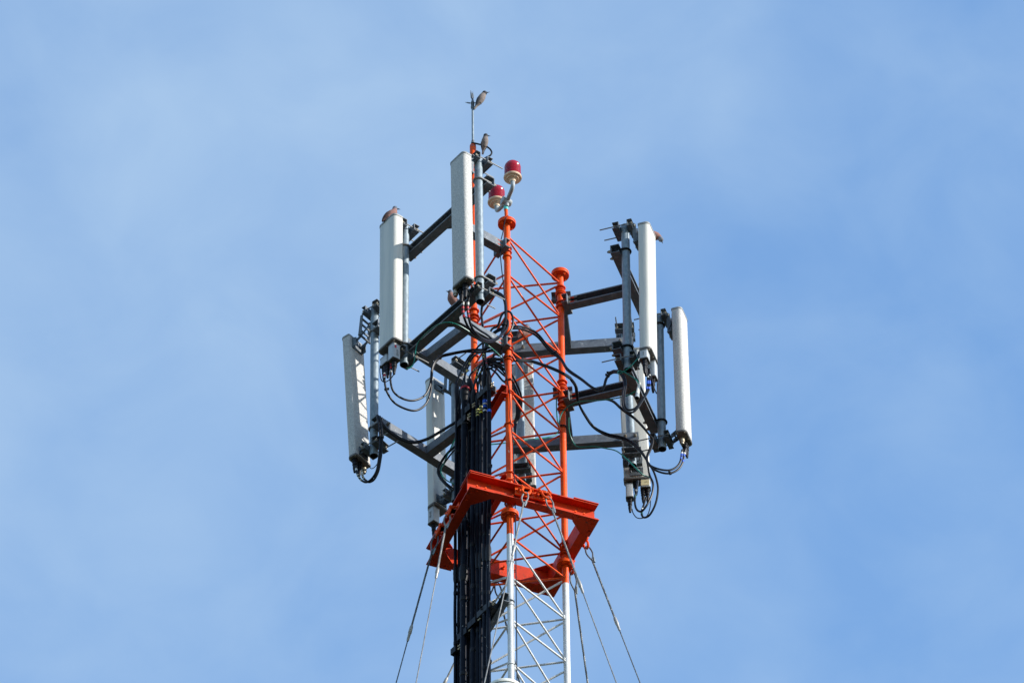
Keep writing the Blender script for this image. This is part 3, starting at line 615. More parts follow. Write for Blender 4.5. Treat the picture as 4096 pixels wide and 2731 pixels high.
guy(t7, (1778, 2731), 0.10, 'guy wire coming out behind the black cables at the bottom left', True, ferr=0.86)
guy(t8, (2030, 2520), 0.30, 'dark guy wire behind the white front leg', False, ferr=1.4)

# ------------------------------------------------------------------ cable support bars on the F-B face
fb = (V((LB.x, LB.y, 0)) - V((LF.x, LF.y, 0))).normalized(); nfb = V((fb.y, -fb.x, 0)); nfb = nfb if nfb.x < 0 else -nfb
for py, mt in ((1578, ORANGED), (1960, ORANGED), (2408, GALVB)):
    z_ = on(LF, py).z; s = V((LF.x, LF.y, z_)) + nfb * 0.045; m = MB()
    lab = {1578: 'red perforated bar carrying the upper cable clamps', 1960: 'red perforated bar behind the front corner of the orange frame', 2408: 'grey perforated bar carrying the lower cable clamps beside the white leg'}[py]
    root = empty('cable_support_bar', s, lab, 'support bar', 'perforated bars carrying the cable clamps')
    m.chan(s - fb * 0.04, s + fb * 0.60, nfb, 0.075, 0.04, 0.005); obj('channel_bar', m, mt, root)
    for i in range(9):
        q = MB(); c = s + fb * (0.06 + 0.06 * i) - nfb * 0.0; q.hexa(c + nfb * -0.013, nfb, 0.010, 0.012); obj('bolt', q, mt, root)
    q = MB(); q.tube([s - nfb * 0.04 + V((0.027 * math.cos(t * math.pi / 10) + 0.0, 0.027 * math.sin(t * math.pi / 10), 0)) for t in range(20)], 0.0045, 6, closed=True); obj('leg_clip', q, mt, root)

# ------------------------------------------------------------------ feeder cables
def cabY(px): return 0.05 + (1962 - px) / 600 * 1.35
FG = 'thick black feeder cables running down the left of the mast'
feeders = [  # top x, low x, radius, top y, extra depth, label
    (1827, 1821, .0110, 1590, 0.00, 'outermost left feeder cable of the black bundle'),
    (1839, 1833, .0095, 1610, 0.03, 'slim feeder cable, second from the left edge of the bundle'),
    (1859, 1854, .0230, 1600, -0.02, 'thickest ribbed feeder cable with a red tape band on its bulb'),
    (1879, 1873, .0120, 1570, 0.05, 'feeder cable just right of the thickest one, set back'),
    (1895, 1892, .0165, 1600, 0.00, 'broad feeder cable in the middle of the bundle'),
    (1911, 1912, .0125, 1605, 0.02, 'feeder cable with three yellow bands, left of the two'),
    (1924, 1924, .0115, 1600, 0.00, 'feeder cable with bright yellow bands beside the blue taped one'),
    (1939, 1938, .0145, 1553, -0.02, 'feeder cable wrapped in blue tape near its top'),
    (1956, 1955, .0140, 1556, -0.03, 'rightmost feeder cable of the bundle, a single blue band on it')]
back = [(1846, 1842, .014, 1640, .08), (1868, 1864, .014, 1640, .09), (1887, 1883, .015, 1600, .10), (1903, 1902, .014, 1620, .09), (1917, 1916, .012, 1650, .09), (1932, 1931, .012, 1640, .08), (1947, 1946, .013, 1620, .07)]
FTOP = []
for i, fd in enumerate(feeders + [b + ('black feeder cable hidden deep inside the bundle',) for b in back]):
    x0, x1, r, yt, ex, lab = fd; Y = cabY((x0 + x1) / 2) + ex
    wob = rnd.uniform(-4, 4); wob2 = rnd.uniform(-4, 4)
    p = [U(x0, yt, Y), U(x0 + wob * 0.6, yt + 150, Y), U((x0 + x1) / 2 + wob, 1960, Y), U((x0 + x1) / 2 + wob2, 2180, Y - 0.01), U(x1 - wob * .5, 2320, Y), U(x1 + wob2 * 0.4, 2450, Y), U(x1, 2600, Y), U(x1 + wob * .4, 2800, Y)]
    sp = spline(p, 0.05); last = sp[-1]; 
    m = MB()
    if i < 9:   # ribbed jacket where it shows
        seg = []; rr = []; acc = 0
        per = 0.011 if r < 0.02 else 0.014
        L_ = [0]
        for k in range(1, len(sp)): L_.append(L_[-1] + (sp[k] - sp[k - 1]).length)
        tot = L_[-1]; ns = int(tot / per * 2); k = 0
        for q in range(ns + 1):
            s_ = tot * q / ns
            while k < len(L_) - 2 and L_[k + 1] < s_: k += 1
            t = (s_ - L_[k]) / (L_[k + 1] - L_[k]); seg.append(sp[k].lerp(sp[k + 1], t)); rr.append(r * (1.0 if q % 2 else 0.93))
        m.tube(seg, rr, 10)
    else: m.tube(sp, r, 10)
    m.tube([last, V((last.x, last.y, 0.0))], r, 8)
    if i < 9:
        o = obj('feeder_cable', m, FEED); tag(o, lab, 'cable', FG); par = o
    else:
        o = obj('feeder_cable', m, CABLE); tag(o, 'black feeder cable set back inside the bundle behind the front row', 'cable', FG); par = o
    if i < 9:
        z0 = sp[0]; L0 = {0: 0.15, 1: 0.10, 2: 0.18, 3: 0.15, 4: 0.12, 5: 0.11, 6: 0.12, 7: 0.20, 8: 0.19}[i]; R = {2: 0.032, 7: 0.0215, 8: 0.0195, 3: 0.027, 0: 0.017}.get(i, r * 1.35)
        b = MB(); prof = []
        for q in range(15):
            t = q / 14; rad = r * 1.02 + (R - r) * math.sin(min(1, t / 0.5) * math.pi / 2) if t < 0.5 else R + (0.007 - R) * ((t - 0.5) / 0.5) ** 1.5
            prof.append((rad, L0 * t)); prof.append((rad * 0.955, L0 * (t + 0.035)))
        prof.append((0, L0 * 1.05)); b.lathe(z0 - V((0, 0, 0.02)), prof, 14); obj('heat_shrink_boot', b, BLACK, par)
        FTOP.append(z0 + V((0, 0, L0 - 0.02)))
        if i in (0, 2, 5, 6, 7, 8, 1):  # splice bulge lower down
            yb = {0: 2290, 1: 2300, 2: 2285, 5: 2250, 6: 2250, 7: 2218, 8: 2222}[i]; xb = x1
            c = min(sp, key=lambda P_: abs(proj(P_)[1] - yb)); R2_ = r * 1.32 + 0.001
            b = MB(); b.lathe(c, [(r * 1.03, -0.07), (R2_ * 0.93, -0.05), (R2_, -0.03), (R2_ * 0.96, -0.01), (R2_ * 1.03, 0.01), (R2_ * 0.97, 0.03), (R2_ * 0.95, 0.05), (r * 1.03, 0.07)], 14); obj('splice_sleeve', b, BLACK, par)
    for yb in [rnd.uniform(1680, 1860), rnd.uniform(2050, 2200), rnd.uniform(2330, 2420), rnd.uniform(2480, 2700)] if i < 9 else []:
        c = min(sp, key=lambda P_: abs(proj(P_)[1] - yb)); b = MB(); b.lathe(c, [(r * 1.04, -0.016), (r * 1.12, -0.012), (r * 1.12, 0.012), (r * 1.04, 0.016)], 12); b.box(c + V((r * 1.1, -r * 0.6, 0)), 0.004, 0.004, 0.010); obj('cable_tie', b, BLACK, par)
    def bandon(yb, mt_, hgt=0.012):
        c = min(sp, key=lambda P_: abs(proj(P_)[1] - yb)); k = sp.index(c); c = c + (sp[k + 1] - c) * 0; zt = zat(c.x, c.y, yb); c = V((c.x, c.y, zt))
        b = MB(); b.lathe(c, [(r * 1.06, -hgt / 2), (r * 1.06, hgt / 2)], 12); obj('tape_band', b, mt_, par)
    if i == 7: bandon(1608, BLUT, 0.03); bandon(1618, WHT, 0.010); bandon(1628, BLUT, 0.022); bandon(1645, WHT, 0.012)
    if i == 8: bandon(1645, BLUT, 0.022)
    if i == 5:
        for y_ in (1641, 1651, 1663): bandon(y_, YELT)
    if i == 6:
        for y_ in (1628, 1640, 1651): bandon(y_, YELT if y_ < 1650 else mat('bright_yellow_tape', (0.7, 0.66, 0.02), 0.45))
    if i == 2: pass
b = MB(); c = U(1861, 1557, cabY(1857) - 0.02); b.lathe(c, [(0.0328, -0.008), (0.0330, 0.008)], 16); o = obj('tape_band', b, REDT, bpy.data.objects['feeder_cable.002'])
# cable clamps on the bars
def clampblk(x0, x1, y, n, mt, lab, h=0.05, dep=0.075, sh=0.0):
    Ya, Yb = cabY(x0), cabY(x1); a3 = U(x0, y, Ya); b3 = U(x1, y, Yb); b3.z = a3.z = (a3.z + b3.z) / 2 + sh
    d = (b3 - a3).normalized(); nn = V((d.y, -d.x, 0)); nn = nn if nn.y < 0 else -nn
    root = empty('cable_clamp', (a3 + b3) / 2, lab, 'cable clamp', 'black clamps gripping the feeder cables'); L_ = (b3 - a3).length / n
    for i in range(n):
        m = MB(); c = a3 + d * L_ * (i + 0.5); m.box(c + nn * 0.016, L_ / 2 - 0.0012, 0.013, h / 2, d, nn); m.box(c - nn * 0.018, L_ / 2 - 0.0012, 0.018, h / 2, d, nn); obj('clamp_block', m, mt, root)
    m = MB(); e = a3 - d * 0.005
    for dz in (-0.012, 0.012): m.cyl(e - d * 0.03 + V((0, 0, dz)) + nn * 0.012, e + V((0, 0, dz)) + nn * 0.012, 0.0045, 8); m.hexa(e - d * 0.012 + V((0, 0, dz)) + nn * 0.012, d, 0.0085, 0.008)
    obj('clamp_bolt', m, BOLT, root); return root
BLK = mat('black_clamp_plastic', (0.016, 0.017, 0.019), 0.55)
clampblk(1968, 1922, 1571, 4, BLK, 'dark grey four block clamp at the top of the cable bundle', sh=0)
clampblk(1893, 1872, 1640, 2, BLACK, 'black clamp beside the thickest cable under the red tape')
clampblk(1876, 1842, 1688, 2, BLACK, 'black clamp halfway up the thickest cable')
clampblk(1974, 1921, 2442, 2, BLK, 'grey clamp with an open tube end below the orange frame')
clampblk(1916, 1884, 2495, 2, BLACK, 'black clamp stepped below the open tube')
clampblk(1880, 1841, 2540, 2, BLACK, 'black clamp across the thickest cable near the bottom')
clampblk(1836, 1816, 2605, 2, BLACK, 'lowest black clamp at the left edge of the bundle')
m = MB(); c = U(1926, 2428, cabY(1926) - 0.06); ax = (V((-0.35, -0.9, 0))).normalized(); m.tube([c, c - ax * 0.09], 0.0155, 14, cap=False); m.tube([c, c - ax * 0.09], 0.0125, 14, cap=False, m=1); m.lathe(c, [(0.0125, 0), (0.0155, 0)], 14, ax, cap=False)
m.lathe(c - ax * 0.06, [(0, 0), (0.0126, 0)], 14, ax, m=1); tag(obj('tube_stub', m, [BLK, HOLE]), 'short open tube sticking out of the grey cable clamp', 'tube')

# ------------------------------------------------------------------ jumper cables
def cab(name, pts, r, mt, label, cat='cable', group=None, bands=(), ties=(), step=0.015):
    sp = spline(pts, step); m = MB(); m.tube(sp, r, 9); o = obj(name, m, mt); tag(o, label, cat, group); n = len(sp) - 1
    for t, mt2, ln in bands:
        i = int(t * n); a = sp[i]; d = (sp[min(i + 1, n)] - sp[max(i - 1, 0)]).normalized(); b = MB(); b.tube([a - d * ln / 2, a + d * ln / 2], r * 1.14, 9); obj('tape_band', b, mt2, o)
    for t in ties:
        i = int(t * n); a = sp[i]; d = (sp[min(i + 1, n)] - sp[max(i - 1, 0)]).normalized(); b = MB(); b.tube([a - d * 0.006, a + d * 0.006], r * 1.7, 8); q = d.cross(V((0, 1, 0))).normalized(); b.box(a + q * r * 2.2, 0.006, 0.006, 0.006); obj('cable_tie', b, BLACK, o)
    return sp
JG = 'black jumper cables looping between the antennas and the mast'
def jc(pts, label, r=0.0072, **k): return cab('jumper_cable', pts, r, CABLE, label, group=JG, **k)
e0 = FTOP
bun = lambda i, dx=0, dy=0: e0[i] + V((dx, dy, 0))
# from the smooth pale antenna (upper left)
jc([R5(575, 400, -.13), R5(575, 470, -.13), R5(577, 560, -.12), R5(605, 660, -.10), R5(690, 765, -.05), R5(850, 825, 0), R5(960, 775, .05), R5(1015, 660, .06), R5(1030, 500, .06), R5(1045, 395, .06), R5(1110, 315, .06), R5(1200, 287, .06), R5(1350, 258, .08), R5(1480, 262, .10), R6(690, 250, .15)],
   'lower of the two cable loops hanging below the smooth pale antenna', bands=((0.045, WHT, 0.01), (0.06, REDT, 0.014), (0.075, WHT, 0.01)), ties=(0.14, 0.72))
jc([R5(640, 350, -.10), R5(637, 430, -.10), R5(632, 540, -.10), R5(660, 640, -.08), R5(740, 705, -.04), R5(850, 728, 0), R5(960, 680, .04), R5(1015, 570, .05), R5(1030, 430, .05), R5(1065, 345, .05), R5(1130, 295, .05), R5(1200, 275, .05), R5(1400, 240, .08), R6(560, 235, .10), R6(640, 215, .15)],
   'upper of the two cable loops hanging below the smooth pale antenna', bands=((0.03, REDT, 0.02), (0.055, REDT, 0.02), (0.075, WHT, 0.016)))
cab('jumper_cable', [R5(690, 350, -.14), R5(690, 400, -.14), R5(665, 470, -.13), R5(630, 520, -.12), R5(580, 548, -.12), R5(545, 530, -.13), R5(530, 450, -.14), R5(532, 390, -.14)], 0.0035, CABLE, 'thin short cable between the two boxes under the smooth antenna', group=JG)
# from the topmost antenna
for i, (x, dY) in enumerate(((0, 0), (45, 0.0))):
    jc([R3(375 + x * 1.2, 800, -.70), R3(367 + x, 900, -.68), R3(375 + x, 1000, -.66), R3(420 + x * .7, 1110, -.6), R3(500 + x * .6, 1200 - x * .1, -.5), R3(600 + x * .3, 1248 - x * .3, -.3), R3(690 + x * .3, 1225 - x * .4, -.15), R3(755 + x * .1, 1140, -.07), R3(782, 1020 - x, -.06 + dY), R3(780 - x * .1, 900, -.05), R3(762 - x * .2, 820, -.05), R3(715 - x * .2, 778 + x * .4, -.03), R3(650, 765 + x * .5, .0), R3(580, 820 + x * .4, .10), R3(545, 950, .18), R3(560, 1150, .2), R3(560, 1400, .2)],
       ['left red banded cable curling down from the topmost antenna', 'right red banded cable curling down from the topmost antenna'][i], r=0.0082, bands=((0.03, WHT, 0.02), (0.048, REDT, 0.018), (0.062, REDT, 0.018), (0.076, REDT, 0.018)), ties=(0.52,))
jc([R6(480, 60, .05), R3(600, 1180, -.02), R3(650, 1120, -.03), R3(700, 1095, -.04), R3(735, 1000, -.05), R3(770, 960, -.05), R3(820, 960, -.05), R3(850, 1030, -.05), R3(835, 1120, -.05), R3(780, 1190, -.05), R3(700, 1230, -.04), R3(600, 1250, .0), R3(480, 1170, .02), R3(420, 1080, .05)], 'loop of cable tied round the front leg above its lower clamp', r=0.0075)
jc([R3(440, 1070, -.5), R3(520, 1130, -.4), R3(600, 1180, -.3), R3(660, 1225, -.2), R3(720, 1200, -.12), R3(790, 1120, -.07), R3(800, 1050, -.06), R3(775, 1030, -.05), R3(755, 1090, -.04), R3(730, 1200, 0.02), R3(690, 1300, .1), R3(640, 1450, .15)], 'cable lying on the lower arm and turning up the front leg', r=0.0075)
# over to the right antennas
for i in range(2):
    o = i * 16
    jc([R3(560, 1420, .15), R3(610, 1240 + o, .10), R3(660, 1160 + o, .05), R3(740, 1115 + o, .03), R3(860, 1098 + o * 1.3, .02), R3(940, 1103 + o * 1.5, .05), R3(1040, 1138 + o * 1.8, .10), R3(1110, 1195 + o * 1.8, .15), R3(1200, 1310 + o * 1.4, .20), R3(1310, 1405 + o, .2),
        R7(170, 180 + o, .13), R7(300, 275 + o * .6, .1), R7(400, 352 + o * .5, .06), R7(480, 390, .05), R7(508, 378 - o * .3, .045), R7(528 - o * .3, 335, .04), R7(548 - o * .4, 272, .035), R7(585 - o * .2, 215 + o, .03), R7(632, 200 + o, 0), R7(690 + o, 245, -.05), R7(718 + o * .8, 330, -.08), R7(700 + o, 450, -.1), R7(708 + o, 550 - o, -.1), R7(755, 602 - o * 1.6, -.1), R7(820, 585 - o * 1.5, -.1), R7(895 - o * .3, 480, -.1), R7(935 + o, 385, -.1), R7(945 + o, 280, -.1), R7(938 + o * 1.3, 180, -.1)],
       ['upper long cable sweeping from the mast to the box under the tall right antenna', 'lower long cable sweeping from the mast to the box under the tall right antenna'][i], r=0.0074, bands=((0.955, BLUT, 0.03), (0.975, WHT, 0.01), (0.935, BLUT, 0.02)), ties=(0.27, 0.60))
for i in range(2):
    o = i * 12
    jc([R3(600, 1440 + o, .15), R3(660, 1410 + o, .1), R3(840, 1418 + o, .06), R3(1000, 1424 + o, .1), R3(1150, 1468 + o, .15), R3(1300, 1530 + o, .2), R3(1400, 1590 + o, .25), R7(200 + o, 285, .28), R7(243 + o, 350, .3), R7(255 + o, 440, .35), R7(280, 520, .42), R7(330, 610 + o, .5), R7(420, 735 + o, .6), R7(550, 805 + o * 1.4, .65), R7(690, 838 + o * 1.6, .62), R7(790, 885 + o * 1.6, .60),
        R7(870, 960 + o * 1.3, .6)] + ([R7(935, 1070, .6), R7(960, 1200, .6), R7(965 + 30, 1290, .6), R7(980, 1400, .6), R7(930, 1500, .6), R7(880, 1555, .62), R7(833, 1530, .65), R7(818, 1440, .68), R7(838, 1330, .7), R7(850, 1260, .72)] if i == 0 else
        [R7(945, 1080, .6), R7(1000, 1170, .6), R7(1035, 1280, .6), R7(1040, 1370, .6), R7(1015, 1490, .62), R7(960, 1590, .65), R7(900, 1612, .68), R7(885, 1560, .7), R7(905, 1490, .72), R7(925, 1420, .72)]),
       ['cable passing under the right clamp and looping below the low right antenna, inner loop', 'cable looping lowest of all under the low right antenna'][i], r=0.0072, bands=((0.955, WHT, 0.014), (0.935, DGRT, 0.03)))
for i in range(2):
    o = i * 14
    jc([R7(330, 470 + o * .5, .45), R7(480, 455 + o, .48), R7(600, 485 + o * .6, .5), R7(690, 560 + o * .8, .52), R7(810, 650 + o * .6, .55), R7(895, 735 + o * .5, .57), R7(955, 815, .58), R7(993 - o * .3, 865, .6), R7(975 - o, 950, .6), R7(938 - o * .3, 1035, .6), R7(955 - o * .4, 1100, .6), R7(1035 - o * .4, 1142 + o * 1.5, .6), R7(1140, 1158 + o * 2.2, .62), R7(1215 + o, 1130 + o * 1.8, .64), R7(1258 + o * 1.5, 1070 + o, .65), R7(1276 + o * 2, 960, .65)],
       ['upper cable dipping under the frame and rising to the rightmost antenna', 'lower cable dipping under the frame and rising to the rightmost antenna'][i], r=0.0070, bands=((0.985, WHT, 0.014), (0.965, BLUT, 0.02), (0.935, BLUT, 0.02)), ties=(0.80,) if i else ())
jc([R7(960, 180, -.1), R7(985, 290, -.1), R7(1012, 380, -.08), R7(1028, 418, -.05), R7(1036, 380, -.05), R7(1040, 330, -.05)], 'thin cable dropping in a sharp V beside the right pole', r=0.0035)
cab('jumper_cable', [U(2528, 2035, .75), U(2532, 2050, .75), U(2545, 2068, .74), U(2565, 2072, .73), U(2588, 2062, .72), U(2600, 2030, .72), U(2602, 2000, .72)], 0.0035, CABLE, 'thin cable joining the two boxes under the low right antenna', group=JG)
# leftmost antenna
Z5 = Zr(1350, 1650, 5.227)
for i in range(2):
    s = i
    jc([Z5(385 + s * 125, 1110 + s * 130, .55), Z5(398 + s * 120, 1220 + s * 70, .55), Z5(440 + s * 100, 1335 + s * 25, .54), Z5(520 + s * 80, 1425 - s * 5, .53), Z5(615 + s * 55, 1450, .52), Z5(725 + s * 45, 1370 + s * 20, .5), Z5(815 + s * 40, 1220, .48), Z5(855 + s * 40, 1020, .46), Z5(880 + s * 45, 800, .45), Z5(890 + s * 45, 550, .44), Z5(875 + s * 42, 300, .44), Z5(845 + s * 42, 140, .44), Z5(825 + s * 55, 62 + s * 20, .45), Z5(870 + s * 30, 90 + s * 20, .46),
        R5(560 - s * 5, 955 + s * 12, .48), R5(620, 1020 + s * 10, .5), R5(720, 1085 + s * 14, .52), R5(850, 1125 + s * 12, .54), R5(980, 1095 + s * 10, .54), R5(1100, 1030 + s * 10, .5), R5(1255, 935 + s * 8, .45), R5(1330, 880, .4)],
       ['left of the two banded cables looping under the leftmost antenna', 'right of the two banded cables looping under the leftmost antenna'][i], r=0.0074, bands=((0.028 if i else .03, WHT, 0.018), (0.075 - i * .02, BEIT, 0.012), (0.095 - i * .02, BEIT, 0.012), (0.115 - i * .02, BEIT, 0.012)), ties=(0.40,))
cab('jumper_cable', [Z5(665, 1120, .55), Z5(700, 1165, .55), Z5(750, 1155, .54), Z5(800, 1110, .52), Z5(840, 1050, .48)], 0.0028, CABLE, 'hair thin cable under the leftmost antenna beside its brass connector', group=JG)
# behind the bundle
jc([R5(1290, 1150, .45), R5(1230, 1190, .5), R5(1170, 1250, .55), R5(1110, 1340, .6), R5(1090, 1410, .62), R5(1110, 1470, .62), R5(1150, 1520, .6), R5(1200, 1570, .6), R6(260, 1600, .6)], 'black cable bowing left across the lower left beam', r=0.009)
jc([R5(1300, 1170, .45), R5(1240, 1215, .5), R5(1180, 1290, .55), R5(1120, 1380, .6), R5(1110, 1430, .62), R5(1140, 1490, .6), R5(1190, 1540, .6), R5(1260, 1590, .6)], 'second black cable beside the one bowing across the lower left beam', r=0.006)
# sheaf of cables entering the bundle
tops = [R6(640, 215, .15), R6(690, 250, .15), R6(700, 90, .10), R6(760, 200, .08), R6(680, 330, .15), R6(750, 550, .12), R6(720, 420, .2)]
for i, (a, b_, c_) in enumerate([(0, (430, 300), (560, 235)), (1, (455, 320), (600, 250)), (2, (400, 390), (520, 200)), (3, (470, 440), (560, 370)), (4, (520, 420), (600, 330)), (5, (500, 470), (580, 350)), (6, (545, 430), (620, 340)),
                                 (7, (565, 330), (562, 200)), (8, (600, 400), (580, 230)), (4, (510, 500), (640, 320)), (5, (540, 500), (690, 400)), (6, (530, 470), (650, 380))]):
    p = bun(a); mid = R6(b_[0], b_[1], p.y - 0.02); top = R6(c_[0], c_[1], .12 + 0.02 * (i % 3)); far = R6(c_[0] + [90, 100, 130, 170, 150, 190, 160, 10, 40, 200, 130, 180][i], c_[1] + [-30, -20, -60, -10, 5, 40, 60, -150, -170, 70, 130, 90][i], .1)
    cab('jumper_cable', [p - V((0, 0, 0.02)), p + V((0, 0, 0.02)), mid, top, far], 0.0065, CABLE, 'black jumper cable with %s tape bands arching into the top of the cable bundle' % ['red', 'yellow', 'blue', 'yellow'][i % 4] if i % 2 or i == 8 else 'plain black jumper cable arching into the top of the cable bundle', group='jumper cables arching into the top of the bundle',
        bands=((0.35, [REDT, YELT, BLUT, YELT][i % 4], 0.018), (0.45, [REDT, YELT, BLUT, YELT][i % 4], 0.014)) if i % 2 or i == 8 else ())
for i in range(4):
    y = 90 + i * 70
    cab('jumper_cable', [R6(540 + i * 20, 420 + i * 30, .2), R6(610, 350 + i * 22, .15), R6(680, 330 + i * 42, .08), R6(750, 350 + i * 62, .06), R6(800 + i * 12, 420 + i * 60, .10), R6(880, 560 + i * 60, .2), R6(930 - i * 16, 700 + i * 20, .3), R6(920 - i * 12, 860, .32), R6(880 - i * 6, 950, .34), R6(870, 1050, .3)], 0.0068, CABLE, 'black jumper cable passing behind the front leg and down through the lattice', group='jumper cables arching into the top of the bundle')
# green earth wires
def gw(pts, label, r=0.0042): return cab('earth_wire', pts, r, GREEN, label, group='green earth wires', step=0.02)
gw([R2(1230, 1305, -.38), R2(1150, 1302, -.36), R2(1060, 1340, -.28), R2(970, 1415, -.20), R2(910, 1480, -.12), R5(885, 200, -.1), R5(868, 290, -.1), R5(858, 360, -.1), R5(830, 405, -.1), R5(790, 420, -.1)], 'green wire along the lower left header beam, hooking round the pole end')
gw([R3(240, 1060, -.38), R3(320, 1085, -.36), R3(430, 1150, -.3), R3(520, 1215, -.24), R3(620, 1290, -.18), R3(690, 1350, -.12), R3(740, 1400, -.08)], 'green wire along the arm towards the front leg')
gw([R7(900, 35, -.12), R7(840, 90, -.12), R7(780, 155, -.12), R7(715, 205, -.1), R7(670, 228, -.08), R7(650, 218, -.06), R7(670, 203, -.05), R7(720, 215, -.06), R7(780, 250, -.08), R7(830, 285, -.1), R7(852, 320, -.1)], 'green wire curling at the bottom of the tall right antenna')
gw([R6(1270, 680, .5), R6(1268, 780, .48), R6(1275, 900, .46), R6(1292, 1000, .45), R6(1265, 1055, .45), R6(1200, 1078, .42), R6(1120, 1090, .35), R6(960, 1108, .2), R6(850, 1125, .15), R6(740, 1140, .12), R6(640, 1150, .1)], 'green wire crossing the lattice level between two legs')
gw([R7(88, 740, .45), R7(95, 660, .44), R7(130, 585, .43), R7(200, 530, .40), R7(300, 495, .35), R7(450, 487, .3), R7(600, 470, .25), R7(740, 440, .2), R7(825, 395, .18)], 'green wire along the lower right arm beam')
gw([R7(180, 650, .6), R7(182, 760, .64), R7(205, 850, .68), R7(250, 922, .7), R7(320, 935, .69), R7(430, 930, .68), R7(540, 948, .67), R7(640, 972, .66), R7(740, 1050, .6), R7(850, 1160, .58), R7(905, 1205, .6), R7(965, 1225, .65)], 'green wire sagging from the lower back beam to the yellow labelled box')
gw([R5(1270, 1060, .45), R5(1220, 1170, .5), R5(1160, 1300, .56), R5(1120, 1390, .58), R5(1130, 1450, .58), R5(1180, 1500, .58), R5(1245, 1530, .56)], 'green wire bowing left beside the black cable across the lower left beam')
# pale tube end hanging on a string
m = MB(); a3 = U(2557, 1532, -.06); b3 = U(2550, 1576, -.09); c3_ = U(2547.5, 1592, -.10); d = (c3_ - a3).normalized()
root = empty('hanging_nozzle', c3_, 'cream coloured tube with an open grey end hanging near the right pole', 'tube')
m.tube([a3, b3], [0.009, 0.013], 14); obj('tube_body', m, IVORY, root)
m = MB(); m.tube([b3, c3_], [0.013, 0.017], 16, cap=False); m.lathe(c3_, [(0.013, 0), (0.017, 0)], 16, d, cap=False); m.tube([c3_, b3], [0.0135, 0.0125], 16, m=1, cap=False); m.lathe(c3_ - d * 0.012, [(0, 0), (0.0135, 0)], 16, d, m=1); obj('tube_end', m, [PIPEG, HOLE], root)
m = MB(); m.tube([a3, U(2552, 1500, -.05), U(2551, 1465, -.05)], 0.0018, 6); obj('string', m, RODM, root)

# ------------------------------------------------------------------ lightning rod
Yb = LB.y; rb = V((LB.x, LB.y, ztopB))
lr = empty('lightning_rod', rb, 'slim grey lightning rod with a fork of blades on the tall orange pole', 'lightning rod')
m = MB(); m.lathe(rb, [(0.0225, -0.02), (0.022, 0.0), (0.014, 0.012), (0.014, 0.03), (0.010, 0.035), (0.010, 0.05), (0.0, 0.05)], 16); obj('base_socket', m, GALVD, lr)
hub = U(1890.5, 415, Yb); m = MB(); m.tube([rb + V((0, 0, 0.03)), hub - V((0, 0, 0.04))], [0.0085, 0.0075], 12); obj('rod', m, GALV, lr)
m = MB(); m.lathe(hub, [(0.009, -0.055), (0.013, -0.045), (0.013, -0.03), (0.009, -0.028), (0.012, -0.02), (0.012, 0.0), (0.015, 0.004), (0.010, 0.02), (0.006, 0.04), (0, 0.04)], 14); obj('hub', m, GALVD, lr)
def blade(a, b, wd=0.008, nm='blade'):
    m = MB(); d = b - a; m.tube([a, a + d * 0.15, a + d * 0.3, a + d * 0.36, a + d * 0.7, b], [0.004, 0.004, 0.0035, wd, wd * 0.7, 0.0006], 6, flat=0.4); obj(nm, m, GALVD, lr)
blade(hub + V((0, 0, 0.01)), U(1882.5, 361, Yb)); blade(hub + V((0.002, -0.01, 0.01)), U(1891, 367, Yb + 0.02)); blade(hub, U(1859, 409.5, Yb)); blade(hub, U(1931, 402, Yb - 0.03)); blade(hub + V((0, 0, 0.0)), U(1896, 398, Yb + 0.06))
cab('earth_cable', [U(1888, 572, Yb - .02), U(1905, 575, Yb - .02), U(1925, 580, Yb - .02), U(1944, 586, Yb - .02), U(1960, 597, Yb - .02), U(1967, 611, Yb - .02), U(1960, 623, Yb - .02), U(1945, 630, Yb - .02), U(1933, 640, Yb - .02), U(1925, 660, Yb - .01), U(1915, 720, Yb), U(1904, 820, Yb + .01), U(1903, 1100, Yb), U(1910, 1200, Yb)], 0.0062, CABLE, 'black cable curling from the foot of the lightning rod')

# ------------------------------------------------------------------ obstruction lamps
lampR = U(2051, 728, -0.13); lampL = U(1987, 827, 0.10)
hubp = U(2027, 808, -0.01)
cs_ = empty('lamp_conduit', V((LF.x, LF.y, ztopF)), 'grey branching conduit with a teal coupling carrying both red lamps', 'conduit')
m = MB(); fb_ = V((LF.x, LF.y, ztopF)); m.tube([fb_ + V((0, 0, 0.005)), U(2024, 838, 0.0)], 0.0125, 12); obj('riser_pipe', m, ORANGE, cs_)
m = MB(); c = U(2024, 832, 0.0); m.lathe(c, [(0.0145, -0.02), (0.0155, -0.018), (0.0155, 0.018), (0.0145, 0.02)], 16); obj('coupling', m, TEAL, cs_)
ld = (lampR - lampL); ld.z = 0; ld.normalize(); lp = V((-ld.y, ld.x, 0))
m = MB(); m.lathe(hubp, [(0.0, -0.034), (0.02, -0.034), (0.026, -0.028), (0.028, 0.0), (0.028, 0.024), (0.032, 0.025), (0.032, 0.036), (0.02, 0.04), (0.0, 0.04)], 20, (-lp + V((0, 0, 0.1))) if lp.x > 0 else lp); m.lathe(hubp, [(0.013, -0.042), (0.016, -0.03), (0.02, 0.0)], 14); obj('junction_box', m, PIPEG, cs_)
